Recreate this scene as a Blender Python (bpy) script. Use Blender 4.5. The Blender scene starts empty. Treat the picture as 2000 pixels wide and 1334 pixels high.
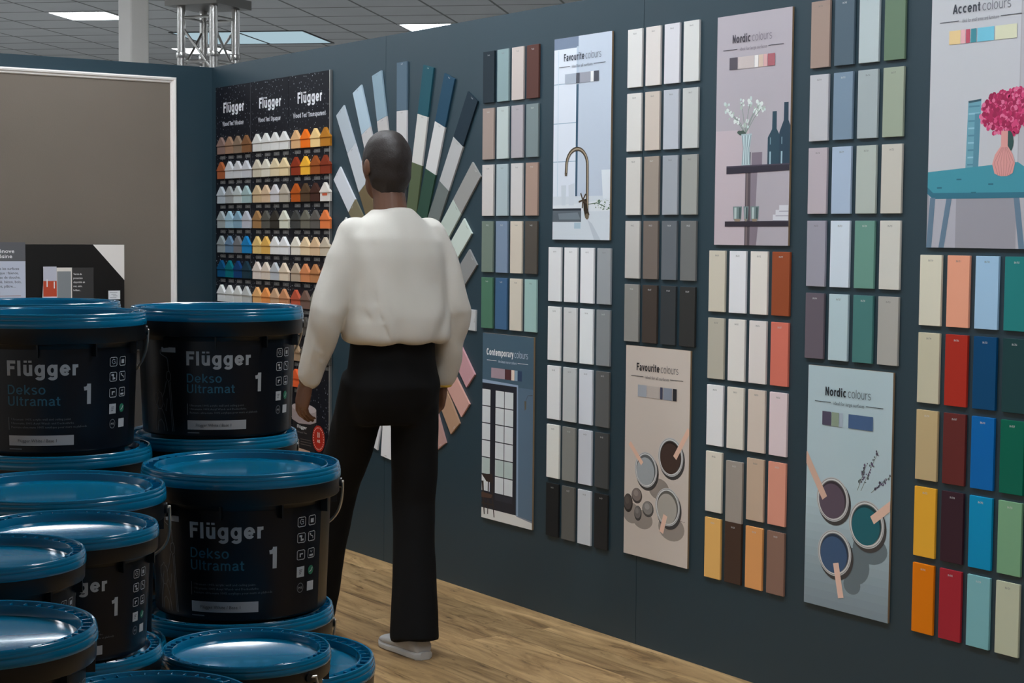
import bpy, bmesh, math, random
from mathutils import Vector, Matrix, noise
random.seed(7)
D = bpy.data
SC = bpy.context.scene
COL = SC.collection
R = math.radians

# ------------------------------------------------------------------ camera, world, exposure
cam_d = D.cameras.new('camera')
cam = D.objects.new('camera', cam_d)
COL.objects.link(cam)
cam_d.sensor_width = 36.0
cam_d.lens = 3300 / 2000 * 36.0
cam_d.clip_start = 0.05
cam_d.clip_end = 200
YAW, PITCH, ROLL = R(-55.66821959), R(-3.65924524), R(0.52557512)
_f = Vector((math.sin(YAW) * math.cos(PITCH), math.cos(YAW) * math.cos(PITCH), math.sin(PITCH)))
_r0 = Vector((math.cos(YAW), -math.sin(YAW), 0))
_u0 = _r0.cross(_f)
_r = _r0 * math.cos(ROLL) + _u0 * math.sin(ROLL)
_u = -_r0 * math.sin(ROLL) + _u0 * math.cos(ROLL)
CAM = Vector((0, -3.708, 1.451))
cam.matrix_world = Matrix(((_r.x, _u.x, -_f.x, CAM.x), (_r.y, _u.y, -_f.y, CAM.y), (_r.z, _u.z, -_f.z, CAM.z), (0, 0, 0, 1)))
SC.camera = cam

WORLD_STRENGTH = 0.30
w = D.worlds.new('store_ambient')
SC.world = w
w.use_nodes = True
_n, _l = w.node_tree.nodes.new, w.node_tree.links.new
w.node_tree.nodes['Background'].inputs[0].default_value = (0.97, 0.985, 1.0, 1)
# the shop is brighter towards the open sales floor than behind the camera
_tc = _n('ShaderNodeTexCoord')
_dot = _n('ShaderNodeVectorMath'); _dot.operation = 'DOT_PRODUCT'
_dot.inputs[1].default_value = (-0.75, -0.66, 0.0)
_l(_tc.outputs['Generated'], _dot.inputs[0])
_mr = _n('ShaderNodeMapRange')
_mr.inputs['From Min'].default_value = -0.55
_mr.inputs['From Max'].default_value = 0.75
_mr.inputs['To Min'].default_value = 0.25 * WORLD_STRENGTH
_mr.inputs['To Max'].default_value = 1.75 * WORLD_STRENGTH
_l(_dot.outputs['Value'], _mr.inputs['Value'])
_l(_mr.outputs['Result'], w.node_tree.nodes['Background'].inputs[1])
LAMP = 27.0                      # radiance of the ceiling light panels
SC.view_settings.view_transform = 'Standard'
SC.view_settings.look = 'None'
SC.view_settings.exposure = 0.33
SC.view_settings.gamma = 1.0
SC.view_settings.use_curve_mapping = False

# ------------------------------------------------------------------ materials
def lin(c):
    out = []
    for v in c[:3]:
        v /= 255.0
        out.append(v / 12.92 if v <= 0.04045 else ((v + 0.055) / 1.055) ** 2.4)
    return out

_mats = {}
def mat(name, rgb, rough=0.5, metal=0.0, k=1.0, spec=0.5, bump=0.0, bscale=200.0, coat=0.0, var=0.0, vscale=6.0):
    key = (name, tuple(rgb), rough, metal, round(k, 3), spec, bump, bscale, coat, var)
    if key in _mats:
        return _mats[key]
    m = D.materials.new(name)
    m.use_nodes = True
    nt = m.node_tree
    b = nt.nodes['Principled BSDF']
    c = [min(0.9, max(0.0, x * k)) for x in lin(rgb)]
    b.inputs['Base Color'].default_value = (*c, 1)
    b.inputs['Roughness'].default_value = rough
    b.inputs['Metallic'].default_value = metal
    b.inputs['Specular IOR Level'].default_value = spec
    if coat:
        b.inputs['Coat Weight'].default_value = coat
        b.inputs['Coat Roughness'].default_value = 0.08
    if bump or var:
        tc = nt.nodes.new('ShaderNodeTexCoord')
    if var:
        n2 = nt.nodes.new('ShaderNodeTexNoise')
        n2.inputs['Scale'].default_value = vscale
        n2.inputs['Detail'].default_value = 4
        nt.links.new(tc.outputs['Object'], n2.inputs['Vector'])
        mx = nt.nodes.new('ShaderNodeMix')
        mx.data_type = 'RGBA'
        mx.inputs['A'].default_value = (*[x * (1 - var) for x in c], 1)
        mx.inputs['B'].default_value = (*[min(.95, x * (1 + var)) for x in c], 1)
        nt.links.new(n2.outputs['Fac'], mx.inputs['Factor'])
        nt.links.new(mx.outputs['Result'], b.inputs['Base Color'])
    if bump:
        n = nt.nodes.new('ShaderNodeTexNoise')
        n.inputs['Scale'].default_value = bscale
        n.inputs['Detail'].default_value = 3
        nt.links.new(tc.outputs['Object'], n.inputs['Vector'])
        bp = nt.nodes.new('ShaderNodeBump')
        bp.inputs['Strength'].default_value = bump
        bp.inputs['Distance'].default_value = 0.002
        nt.links.new(n.outputs['Fac'], bp.inputs['Height'])
        nt.links.new(bp.outputs['Normal'], b.inputs['Normal'])
    _mats[key] = m
    return m

def emit(name, rgb, strength):
    m = D.materials.new(name)
    m.use_nodes = True
    nt = m.node_tree
    nt.nodes.remove(nt.nodes['Principled BSDF'])
    e = nt.nodes.new('ShaderNodeEmission')
    e.inputs[0].default_value = (*lin(rgb), 1)
    e.inputs[1].default_value = strength
    nt.links.new(e.outputs[0], nt.nodes['Material Output'].inputs[0])
    return m

# ------------------------------------------------------------------ mesh building
class MB:
    """collects verts / faces / material slots, then links ONE mesh object"""
    def __init__(s):
        s.v, s.f, s.mi, s.mats, s.sm = [], [], [], [], []
    def slot(s, m):
        if m not in s.mats:
            s.mats.append(m)
        return s.mats.index(m)
    def add(s, verts, faces, m, smooth=True):
        o = len(s.v)
        k = s.slot(m)
        s.v += [tuple(p) for p in verts]
        for fc in faces:
            s.f.append(tuple(i + o for i in fc))
            s.mi.append(k)
            s.sm.append(smooth)
        return s
    def box(s, a, b, m, M=None):
        x0, y0, z0 = a
        x1, y1, z1 = b
        vs = [Vector(p) for p in ((x0, y0, z0), (x1, y0, z0), (x1, y1, z0), (x0, y1, z0), (x0, y0, z1), (x1, y0, z1), (x1, y1, z1), (x0, y1, z1))]
        if M is not None:
            vs = [M @ p for p in vs]
        return s.add(vs, [(3, 2, 1, 0), (4, 5, 6, 7), (0, 1, 5, 4), (1, 2, 6, 5), (2, 3, 7, 6), (3, 0, 4, 7)], m, False)
    def prism(s, pts, axis_vec, m):
        """closed polygon pts (3D) extruded by axis_vec"""
        n = len(pts)
        a = [Vector(p) for p in pts]
        b = [p + Vector(axis_vec) for p in a]
        fs = [tuple(range(n))[::-1], tuple(range(n, 2 * n))] + [(i, (i + 1) % n, n + (i + 1) % n, n + i) for i in range(n)]
        return s.add(a + b, fs, m, False)
    def lathe(s, prof, n, m, c=(0, 0, 0)):
        vs, fs = [], []
        idx = []
        for r, z in prof:
            if r < 1e-6:
                idx.append([len(vs)])
                vs.append((c[0], c[1], c[2] + z))
            else:
                idx.append(list(range(len(vs), len(vs) + n)))
                for k in range(n):
                    t = 2 * math.pi * k / n
                    vs.append((c[0] + r * math.cos(t), c[1] + r * math.sin(t), c[2] + z))
        for a, b in zip(idx[:-1], idx[1:]):
            for k in range(n):
                k2 = (k + 1) % n
                if len(a) == 1 and len(b) == 1:
                    continue
                if len(a) == 1:
                    fs.append((a[0], b[k2], b[k])[::-1])
                elif len(b) == 1:
                    fs.append((a[k], a[k2], b[0]))
                else:
                    fs.append((a[k], a[k2], b[k2], b[k]))
        return s.add(vs, fs, m)
    def tube(s, pts, r, m, n=8, cap=True):
        pts = [Vector(p) for p in pts]
        vs, fs = [], []
        up = None
        for i, p in enumerate(pts):
            t = (pts[min(i + 1, len(pts) - 1)] - pts[max(i - 1, 0)]).normalized()
            if up is None:
                up = t.orthogonal().normalized()
            up = (up - t * up.dot(t)).normalized()
            sd = t.cross(up)
            rr = r[i] if isinstance(r, (list, tuple)) else r
            for k in range(n):
                a = 2 * math.pi * k / n
                vs.append(p + (up * math.cos(a) + sd * math.sin(a)) * rr)
        for i in range(len(pts) - 1):
            for k in range(n):
                k2 = (k + 1) % n
                fs.append((i * n + k, i * n + k2, (i + 1) * n + k2, (i + 1) * n + k))
        if cap:
            fs.append(tuple(range(n))[::-1])
            fs.append(tuple(range((len(pts) - 1) * n, len(pts) * n)))
        return s.add(vs, fs, m)
    def loft(s, rings, m, cap=True):
        """rings: list of equal-length point lists"""
        n = len(rings[0])
        vs = [p for ring in rings for p in ring]
        fs = []
        for i in range(len(rings) - 1):
            for k in range(n):
                k2 = (k + 1) % n
                fs.append((i * n + k, i * n + k2, (i + 1) * n + k2, (i + 1) * n + k))
        if cap:
            fs.append(tuple(range(n))[::-1])
            fs.append(tuple(range((len(rings) - 1) * n, len(rings) * n)))
        return s.add(vs, fs, m)
    def mesh(s, name, recalc=True, bevel=0.0, seg=1):
        me = D.meshes.new(name)
        me.from_pydata(s.v, [], s.f)
        for m in s.mats:
            me.materials.append(m)
        me.polygons.foreach_set('material_index', s.mi)
        me.polygons.foreach_set('use_smooth', s.sm)
        if recalc or bevel:
            b = bmesh.new()
            b.from_mesh(me)
            if recalc:
                bmesh.ops.recalc_face_normals(b, faces=b.faces)
            if bevel:
                bmesh.ops.bevel(b, geom=[e for e in b.edges if e.calc_face_angle(0) > 0.5], offset=bevel, segments=seg, affect='EDGES', profile=0.6)
            b.to_mesh(me)
            b.free()
        me.update()
        if any(s.sm):
            me.set_sharp_from_angle(angle=R(38))
        return me
    def build(s, name, parent=None, recalc=True, bevel=0.0, seg=1):
        o = D.objects.new(name, s.mesh(name, recalc, bevel, seg))
        COL.objects.link(o)
        if parent is not None:
            o.parent = parent
        return o

def tag(o, label=None, cat=None, group=None, kind=None):
    if label:
        o['label'] = label
    if cat:
        o['category'] = cat
    if group:
        o['group'] = group
    if kind:
        o['kind'] = kind
    return o

def thing(name, label, cat, loc=(0, 0, 0), rz=0.0, group=None):
    o = D.objects.new(name, None)
    COL.objects.link(o)
    o.location = loc
    o.rotation_euler = (0, 0, rz)
    o.empty_display_size = 0.1
    return tag(o, label, cat, group)

def copy_tree(o, parent=None):
    c = o.copy()
    COL.objects.link(c)
    if parent is not None:
        c.parent = parent
    for ch in list(o.children):
        copy_tree(ch, c)
    return c

# ------------------------------------------------------------------ lettering
_txt = {}
def text_geo(s, bold=0.0, res=3):
    """outline of a text in the built-in font, as (verts2d, faces, width, cap height)"""
    key = (s, bold, res)
    if key in _txt:
        return _txt[key]
    cu = D.curves.new('lettering', 'FONT')
    cu.body = s
    cu.size = 1.0
    cu.offset = bold
    cu.resolution_u = res
    ob = D.objects.new('lettering', cu)
    COL.objects.link(ob)
    dg = bpy.context.evaluated_depsgraph_get()
    me = D.meshes.new_from_object(ob.evaluated_get(dg))
    vs = [(v.co.x, v.co.y) for v in me.vertices]
    fs = [tuple(p.vertices) for p in me.polygons]
    D.objects.remove(ob)
    D.curves.remove(cu)
    D.meshes.remove(me)
    x0 = min((v[0] for v in vs), default=0)
    x1 = max((v[0] for v in vs), default=1)
    vs = [(x - x0, y) for x, y in vs]
    _txt[key] = (vs, fs, x1 - x0)
    return _txt[key]
CAPH = 0.729      # cap height of the built-in font at size 1

def place_text(mb, s, x, y, cap, m, to3d, bold=0.0, width=None, xs=1.0, align='L', res=3, slant=0.0):
    """x,y = baseline position in the 2D space of to3d(); cap = cap height; width squeezes the word to that length"""
    vs, fs, wd = text_geo(s, min(bold, 0.010), res)
    k = cap / CAPH
    kx = (width / wd) if width else k * xs
    off = 0 if align == 'L' else (-wd * kx if align == 'R' else -wd * kx / 2)
    mb.add([to3d(x + off + a * kx, y + b * k) for a, b in vs], fs, m, False)
    return wd * kx

def ell(cx, cy, rx, ry, n=36, a0=0.0, a1=2 * math.pi):
    return [(cx + rx * math.cos(a0 + (a1 - a0) * i / n), cy + ry * math.sin(a0 + (a1 - a0) * i / n)) for i in range(n)]

# ------------------------------------------------------------------ drawn grotesque lettering (logo, headings)
def _arc(cx, cy, rx, ry, a0, a1, n=None):
    n = n or max(4, int(abs(a1 - a0) / 11))
    return [(cx + rx * math.cos(R(a0 + (a1 - a0) * i / n)), cy + ry * math.sin(R(a0 + (a1 - a0) * i / n))) for i in range(n + 1)]
def glyph(c, w):
    """centre lines of one letter (cap height 1, x height .74) for stroke width w -> (strokes, advance)"""
    h, X = w / 2, 0.73
    B = max(0.0, w - .10) * .55          # bold letters are drawn wider
    S = 0.085
    o = lambda x: [_arc(x + .29 + B / 2, X / 2, .29 + B / 2 - h, X / 2 - h + .012, 0, 360)]
    st = lambda x, a, b: [(x, a), (x, b)]
    if c == ' ':
        return [], .26
    if c == 'o':
        return o(S * .6), .58 + B + S * 1.2
    if c == 'c':
        return [_arc(S * .6 + .29 + B / 2, X / 2, .29 + B / 2 - h, X / 2 - h + .012, 48, 312)], .53 + B * .8 + S * 1.1
    if c == 'e':
        x = S * .6
        return [_arc(x + .29 + B / 2, X / 2, .29 + B / 2 - h, X / 2 - h + .012, -2, 322), [(x + h, X / 2 - .01), (x + .58 + B - h, X / 2 - .01)]], .58 + B + S * 1.1
    if c == 'a':
        x = S * .6
        return [_arc(x + .26, X - .22, .22 - h * .7, .23 - h, 165, 0) + [(x + .50 - h, X - .30), (x + .50 - h, .13), (x + .53, h * .55)],
                [(x + .50 - h, X * .57), (x + .30, X * .53)] + _arc(x + .22, .205, .22 - h, .205 - h + .012, 90, 290) + [(x + .40, .10), (x + .50 - h, .24)]], .55 + S * 1.1
    if c in 'gqd':
        x = S * .6
        E_ = .56 + B
        g = [_arc(x + .275 + B / 2, X / 2, .275 + B / 2 - h, X / 2 - h + .012, 0, 360)]
        if c == 'g':
            g.append([(x + E_ - h, X)] + [(x + E_ - h, -.06)] + _arc(x + .285 + B / 2, -.06, .275 + B / 2 - h, .235 - h, 0, -160))
        else:
            g.append(st(x + E_ - h, -.27 if c == 'q' else 0, X if c == 'q' else 1))
        return g, E_ + S * 1.6
    if c in 'pb':
        x = S
        return [_arc(x + .285 + B / 2, X / 2, .275 + B / 2 - h, X / 2 - h + .012, 0, 360), st(x + h, -.27 if c == 'p' else 0, X if c == 'p' else 1)], .56 + B + S * 1.6
    if c in 'nhm':
        x = S
        r_ = (.245 if c != 'm' else .225) + B / 2
        top = X - .24
        g = [st(x + h, 0, 1 if c == 'h' else X)]
        ar = lambda x0: [(x0 + h, top - .06)] + _arc(x0 + r_, top, r_ - h, .24 - h + .012, 180, 0) + [(x0 + 2 * r_ - h, 0)]
        g.append(ar(x))
        if c == 'm':
            g.append(ar(x + 2 * r_ - w))
        return g, (2 * r_ if c != 'm' else 4 * r_ - w) + 2 * S
    if c in 'uü':
        x = S
        U_ = .49 + B
        g = [[(x + h, X), (x + h, .24)] + _arc(x + U_ / 2, .24, U_ / 2 - h, .24 - h + .012, 180, 360) + [(x + U_ - h, .30)], st(x + U_ - h, 0, X)]
        if c == 'ü':
            g += [[(x + U_ * .24, .865), (x + U_ * .24, 1.0)], [(x + U_ * .76, .865), (x + U_ * .76, 1.0)]]
        return g, U_ + 2 * S
    if c == 'r':
        x = S
        return [st(x + h, 0, X), [(x + h, X - .30)] + _arc(x + .29, X - .29, .29 - h, .29 - h + .004, 180, 92) + [(x + .36, X - h + .004)]], .36 + S * 1.2
    if c == 'l':
        return [st(S + h, 0, 1)], w + 2 * S
    if c == 'i':
        return [st(S + h, 0, X), st(S + h, 1 - w * .95, 1)], w + 2 * S
    if c == 't':
        x = S * .4
        return [[(x + .10 + h, .93), (x + .10 + h, .16)] + _arc(x + .10 + h + .11, .16, .11, .16 - h, 180, 270) + [(x + .36, h)], [(x, X - h), (x + .36, X - h)]], .36 + S
    if c == 'k':
        x = S
        return [st(x + h, 0, 1), [(x + h, .22), (x + .50 - h * .6, X)], [(x + w * .9 + .02, .36), (x + .53 - h * .6, 0)]], .54 + S * 1.3
    if c == 's':
        x = S * .7
        q = X / 2
        return [_arc(x + .25, X - .195, .235 - h, .195 - h + .012, 28, 250, 14) + _arc(x + .25, .195, .25 - h, .195 - h + .012, 78, -150, 14)], .50 + S * 1.3
    if c in 'vyx':
        x = S * .25
        W_ = .54
        if c == 'x':
            return [[(x + h * .6, 0), (x + W_ - h * .6, X)], [(x + h * .6, X), (x + W_ - h * .6, 0)]], W_ + S * .5
        g = [[(x + h * .7, X), (x + W_ / 2, 0 + h * .4)], [(x + W_ - h * .7, X), (x + W_ / 2, h * .4)]]
        if c == 'y':
            g[1] = [(x + W_ - h * .7, X), (x + W_ / 2 - .04, -.13)] + [(x + W_ / 2 - .10, -.27 + h), (x + .06, -.27 + h)]
        return g, W_ + S * .5
    if c == 'w':
        x = S * .25
        return [[(x + h * .7, X), (x + .21, h * .4), (x + .40, X - h * .3), (x + .59, h * .4), (x + .80 - h * .7, X)]], .80 + S * .5
    if c == 'W':
        x = S * .25
        return [[(x + h * .7, 1), (x + .25, h * .4), (x + .47, 1 - h * .3), (x + .69, h * .4), (x + .94 - h * .7, 1)]], .94 + S * .5
    if c == 'F':
        x = S * 1.1
        return [st(x + h, 0, 1), [(x, 1 - h), (x + .56, 1 - h)], [(x, .53), (x + .50, .53)]], .58 + S * 1.3
    if c == 'T':
        x = S * .4
        return [st(x + .30, 0, 1), [(x, 1 - h), (x + .60, 1 - h)]], .60 + S * .8
    if c == 'D':
        x = S * 1.1
        return [st(x + h, 0, 1), [(x + h, 1 - h), (x + .28, 1 - h)] + _arc(x + .28, .5, .38 - h, .5 - h, 90, -90, 18) + [(x + h, h)]], .66 + S * 1.9
    if c == 'U':
        x = S * 1.1
        return [[(x + h, 1), (x + h, .30)] + _arc(x + .31, .30, .31 - h, .30 - h + .012, 180, 360) + [(x + .62 - h, 1)]], .62 + S * 2.2
    if c == 'N':
        x = S * 1.1
        return [st(x + h, 0, 1), st(x + .62 - h, 0, 1), [(x + h * .9, 1 - h * .3), (x + .62 - h * .9, h * .3)]], .62 + S * 2.2
    if c == 'A':
        x = S * .3
        return [[(x + h * .6, 0), (x + .33, 1 - h * .3)], [(x + .66 - h * .6, 0), (x + .33, 1 - h * .3)], [(x + .14, .30), (x + .52, .30)]], .66 + S * .6
    if c == 'C':
        return [_arc(S * .7 + .36, .5, .36 - h, .5 - h + .012, 42, 318)], .68 + S * 1.3
    if c == 'O':
        return [_arc(S * .7 + .37, .5, .37 - h, .5 - h + .012, 0, 360)], .74 + S * 1.4
    if c == '1':
        return [st(.40 - h, 0, 1), [(.06, .80 - h * .4), (.20, .80 - h * .2), (.30, .88), (.40 - h, .985)]], .40 + S
    if c == '®':
        return [_arc(.16, .88, .12, .12, 0, 360)], .34
    return [], .3
def letters(s, w):
    """ribbons of a word -> (verts2d, quads, width)"""
    vs, fs, x, k = [], [], 0.0, 0
    for c in s:
        g, adv = glyph(c, w if c != '®' else w * .4)
        ww = w if c != '®' else w * .4
        for pl in g:
            P = [Vector(pl[0])]
            for q in pl[1:]:
                if (Vector(q) - P[-1]).length > 0.012:
                    P.append(Vector(q))
            if (P[0] - Vector(pl[-1])).length < 1e-4:
                P[-1] = P[0].copy()
            closed = len(P) > 3 and (P[0] - P[-1]).length < 1e-4
            o = len(vs)
            n = len(P)
            k = (k + 1) % 6                  # crossing strokes lie a hair above one another
            for i, p in enumerate(P):
                a = P[i - 1] if i else (P[-2] if closed else None)
                b = P[i + 1] if i < n - 1 else (P[1] if closed else None)
                d1 = (p - a).normalized() if a is not None else (b - p).normalized()
                d2 = (b - p).normalized() if b is not None else d1
                t = (d1 + d2)
                t = t.normalized() if t.length > 1e-4 else d1
                nn = Vector((-t.y, t.x)) * (ww / 2 / max(.45, t.dot(d2)))
                vs += [(x + (p + nn).x, (p + nn).y, k), (x + (p - nn).x, (p - nn).y, k)]
            fs += [(o + 2 * i, o + 2 * i + 1, o + 2 * i + 3, o + 2 * i + 2) for i in range(n - 1)]
        x += adv
    return vs, fs, x
def place_letters(mb, s, x, y, cap, m, to3d, w=.16, width=None, align='L'):
    vs, fs, wd = letters(s, w)
    kx = width / wd if width else cap
    off = 0 if align == 'L' else -wd * kx / 2
    mb.add([to3d(x + off + a * kx, y + b * cap, dz * 1.5e-5) for a, b, dz in vs], fs, m, False)
    return wd * kx

class Art:
    """flat print: x to the right, y DOWN from the top left corner, in metres"""
    def __init__(s, w, h, k, rough=0.4, to3d=None):
        s.mb, s.w, s.h, s.k, s.rough, s.n = MB(), w, h, k, rough, 0
        s.base, s.hold = to3d, None
    def scatter(s, on):
        """small overlapping marks (petals, leaves) share a few layers of ink"""
        if on:
            s.hold, s.n0, s.n = s.n + 1, s.n, 0
        else:
            s.n, s.hold = s.n0 + 24, None
    def m(s, c):
        return mat('print_ink', c, s.rough, k=s.k, spec=0.4)
    def p3(s):
        s.n += 1
        z = 0.00002 * s.n if s.hold is None else 0.00002 * s.hold + 0.000007 * (s.n % 60)
        return lambda x, y, dz=0.0: s.base(x, y, z + dz)
    def poly(s, pts, c):
        p = s.p3()
        q = [p(x * s.w, y * s.h) for x, y in pts]
        s.mb.add(q, [tuple(range(len(q)))], s.m(c), False)
    def rect(s, u0, v0, u1, v1, c):
        s.poly([(u0, v0), (u1, v0), (u1, v1), (u0, v1)], c)
    def clip(s, pts):
        def cut(ps, inside, inter):
            out = []
            for i in range(len(ps)):
                a, b = ps[i], ps[(i + 1) % len(ps)]
                if inside(a):
                    out.append(a)
                if inside(a) != inside(b):
                    out.append(inter(a, b))
            return out
        for ax, lim, sg in ((0, 0, 1), (0, 1, -1), (1, 0, 1), (1, 1, -1)):
            pts = cut(pts, lambda p: (p[ax] - lim) * sg >= -1e-9, lambda a, b: tuple(a[j] + (b[j] - a[j]) * (lim - a[ax]) / (b[ax] - a[ax]) for j in (0, 1)))
            if not pts:
                return pts
        return pts
    def cpoly(s, pts, c):
        pts = s.clip(pts)
        if len(pts) > 2:
            s.poly(pts, c)
    def disc(s, u, v, r, c, sq=1.0, n=40):
        """r in metres"""
        s.cpoly(ell(u, v, r / s.w, r * sq / s.h, n), c)
    def stroke(s, pts, wd, c, taper=None):
        """wd in metres"""
        P = [Vector((x * s.w, y * s.h)) for x, y in pts]
        L, Rr = [], []
        for i, q in enumerate(P):
            t = (P[min(i + 1, len(P) - 1)] - P[max(0, i - 1)]).normalized()
            n = Vector((-t.y, t.x))
            ww = wd if taper is None else wd + (taper - wd) * i / (len(P) - 1)
            L.append(q + n * ww / 2)
            Rr.append(q - n * ww / 2)
        p = s.p3()
        vs = [p(q.x, q.y) for q in L] + [p(q.x, q.y) for q in Rr]
        k = len(P)
        s.mb.add(vs, [(i, i + 1, k + i + 1, k + i) for i in range(k - 1)], s.m(c), False)
    def word(s, t, u, v, cap, c, w=.16, width=None, align='L'):
        p = s.p3()
        place_letters(s.mb, t, u * s.w, -v * s.h, cap, s.m(c), lambda x, y, dz: p(x, -y, dz), w, None if width is None else width * s.w, align)
    def text(s, t, u, v, cap, c, bold=0.0, width=None, xs=1.0, align='L', res=3):
        p = s.p3()
        place_text(s.mb, t, u * s.w, -v * s.h, cap, s.m(c), lambda x, y: p(x, -y), bold, None if width is None else width * s.w, xs, align, res)

# ------------------------------------------------------------------ colour words for labels
PAL = [('white', (215, 213, 210)), ('pale grey', (185, 185, 185)), ('mid grey', (135, 137, 138)), ('dark grey', (85, 86, 86)), ('charcoal', (55, 56, 58)), ('black', (28, 28, 28)),
       ('cream', (210, 200, 180)), ('beige', (190, 175, 158)), ('tan', (170, 140, 110)), ('brown', (110, 80, 60)), ('dark brown', (60, 44, 36)), ('olive grey', (110, 110, 90)),
       ('navy blue', (30, 48, 75)), ('blue', (40, 90, 150)), ('bright blue', (20, 120, 170)), ('slate blue', (85, 105, 130)), ('grey blue', (125, 148, 172)), ('pale blue', (170, 192, 210)),
       ('teal', (25, 95, 100)), ('pale aqua', (150, 180, 180)), ('dark green', (28, 68, 52)), ('green', (80, 125, 95)), ('sage green', (140, 155, 130)), ('pale green', (175, 185, 165)),
       ('yellow', (220, 170, 70)), ('pale yellow', (205, 175, 115)), ('orange', (215, 115, 35)), ('rust orange', (150, 72, 30)), ('peach', (205, 140, 110)), ('coral', (190, 95, 80)), ('red', (150, 35, 30)), ('dark red', (85, 35, 32)),
       ('pink', (200, 160, 155)), ('pale pink', (205, 190, 188)), ('mauve', (150, 138, 150)), ('plum', (82, 72, 84)), ('dusty rose', (150, 125, 118))]
def colour_word(c):
    return min(PAL, key=lambda e: sum(wt * (a - b) ** 2 for wt, a, b in zip((1, 1.2, 1), e[1], c)))[0]
ORD = ['first', 'second', 'third', 'fourth', 'fifth', 'sixth', 'seventh', 'eighth', 'ninth', 'tenth']
# ================================================================== THE SETTING
def structure(o):
    return tag(o, kind='structure')

# floor: oak planks running along the sample wall
def floor_mat():
    m = D.materials.new('oak_planks')
    m.use_nodes = True
    nt = m.node_tree
    N, L = nt.nodes.new, nt.links.new
    b = nt.nodes['Principled BSDF']
    tc = N('ShaderNodeTexCoord')
    br = N('ShaderNodeTexBrick')
    br.offset = 0.37
    br.inputs['Color1'].default_value = (0, 0, 0, 1)
    br.inputs['Color2'].default_value = (1, 1, 1, 1)
    br.inputs['Mortar'].default_value = (0.5, 0.5, 0.5, 1)
    br.inputs['Scale'].default_value = 1.0
    br.inputs['Mortar Size'].default_value = 0.0012
    br.inputs['Mortar Smooth'].default_value = 0.3
    br.inputs['Brick Width'].default_value = 1.25
    br.inputs['Row Height'].default_value = 0.152
    L(tc.outputs['Object'], br.inputs['Vector'])
    # grain, shifted per plank
    mp = N('ShaderNodeMapping')
    mp.inputs['Scale'].default_value = (1.0, 7.0, 1.0)
    L(tc.outputs['Object'], mp.inputs['Vector'])
    ad = N('ShaderNodeVectorMath')
    ad.operation = 'MULTIPLY_ADD'
    L(br.outputs['Color'], ad.inputs[0])
    ad.inputs[1].default_value = (13.0, 7.0, 3.0)
    L(mp.outputs['Vector'], ad.inputs[2])
    n1 = N('ShaderNodeTexNoise')
    n1.inputs['Scale'].default_value = 1.6
    n1.inputs['Detail'].default_value = 8
    n1.inputs['Roughness'].default_value = 0.62
    n1.inputs['Distortion'].default_value = 1.6
    L(ad.outputs[0], n1.inputs['Vector'])
    rp = N('ShaderNodeValToRGB')
    e = rp.color_ramp.elements
    e[0].position = 0.28
    e[0].color = (*[x for x in lin((74, 54, 34))], 1)
    e[1].position = 0.72
    e[1].color = (*[x for x in lin((204, 168, 122))], 1)
    k = e.new(0.42)
    k.color = (*lin((150, 118, 79)), 1)
    k = e.new(0.55)
    k.color = (*lin((176, 143, 99)), 1)
    L(n1.outputs['Fac'], rp.inputs['Fac'])
    # dark knots and dashes
    mp2 = N('ShaderNodeMapping')
    mp2.inputs['Scale'].default_value = (1.5, 5.0, 1.0)
    L(tc.outputs['Object'], mp2.inputs['Vector'])
    n2 = N('ShaderNodeTexNoise')
    n2.inputs['Scale'].default_value = 2.2
    n2.inputs['Detail'].default_value = 6
    n2.inputs['Roughness'].default_value = 0.7
    n2.inputs['Distortion'].default_value = 2.5
    L(mp2.outputs['Vector'], n2.inputs['Vector'])
    r2 = N('ShaderNodeValToRGB')
    r2.color_ramp.elements[0].position = 0.31
    r2.color_ramp.elements[0].color = (0.42, 0.38, 0.33, 1)
    r2.color_ramp.elements[1].position = 0.42
    r2.color_ramp.elements[1].color = (1, 1, 1, 1)
    L(n2.outputs['Fac'], r2.inputs['Fac'])
    mu = N('ShaderNodeMix')
    mu.data_type = 'RGBA'
    mu.blend_type = 'MULTIPLY'
    mu.inputs['Factor'].default_value = 1.0
    L(rp.outputs['Color'], mu.inputs['A'])
    L(r2.outputs['Color'], mu.inputs['B'])
    # plank to plank tone
    tone = N('ShaderNodeMapRange')
    tone.inputs['To Min'].default_value = 0.78
    tone.inputs['To Max'].default_value = 1.12
    L(br.outputs['Color'], tone.inputs['Value'])
    m2 = N('ShaderNodeVectorMath')
    m2.operation = 'SCALE'
    L(mu.outputs['Result'], m2.inputs[0])
    L(tone.outputs['Result'], m2.inputs['Scale'])
    jn = N('ShaderNodeMix')
    jn.data_type = 'RGBA'
    jn.inputs['B'].default_value = (*lin((70, 50, 32)), 1)
    jf = N('ShaderNodeMath')
    jf.operation = 'MULTIPLY'
    jf.inputs[1].default_value = 0.65
    L(br.outputs['Fac'], jf.inputs[0])
    L(jf.outputs[0], jn.inputs['Factor'])
    L(m2.outputs[0], jn.inputs['A'])
    L(jn.outputs['Result'], b.inputs['Base Color'])
    b.inputs['Roughness'].default_value = 0.5
    b.inputs['Specular IOR Level'].default_value = 0.35
    bp = N('ShaderNodeBump')
    bp.inputs['Strength'].default_value = 0.15
    bp.inputs['Distance'].default_value = 0.002
    L(n1.outputs['Fac'], bp.inputs['Height'])
    L(bp.outputs['Normal'], b.inputs['Normal'])
    return m

structure(MB().box((-8.3, -9.0, -0.05), (4, 0.07, 0.0), floor_mat()).build('floor'))
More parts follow.
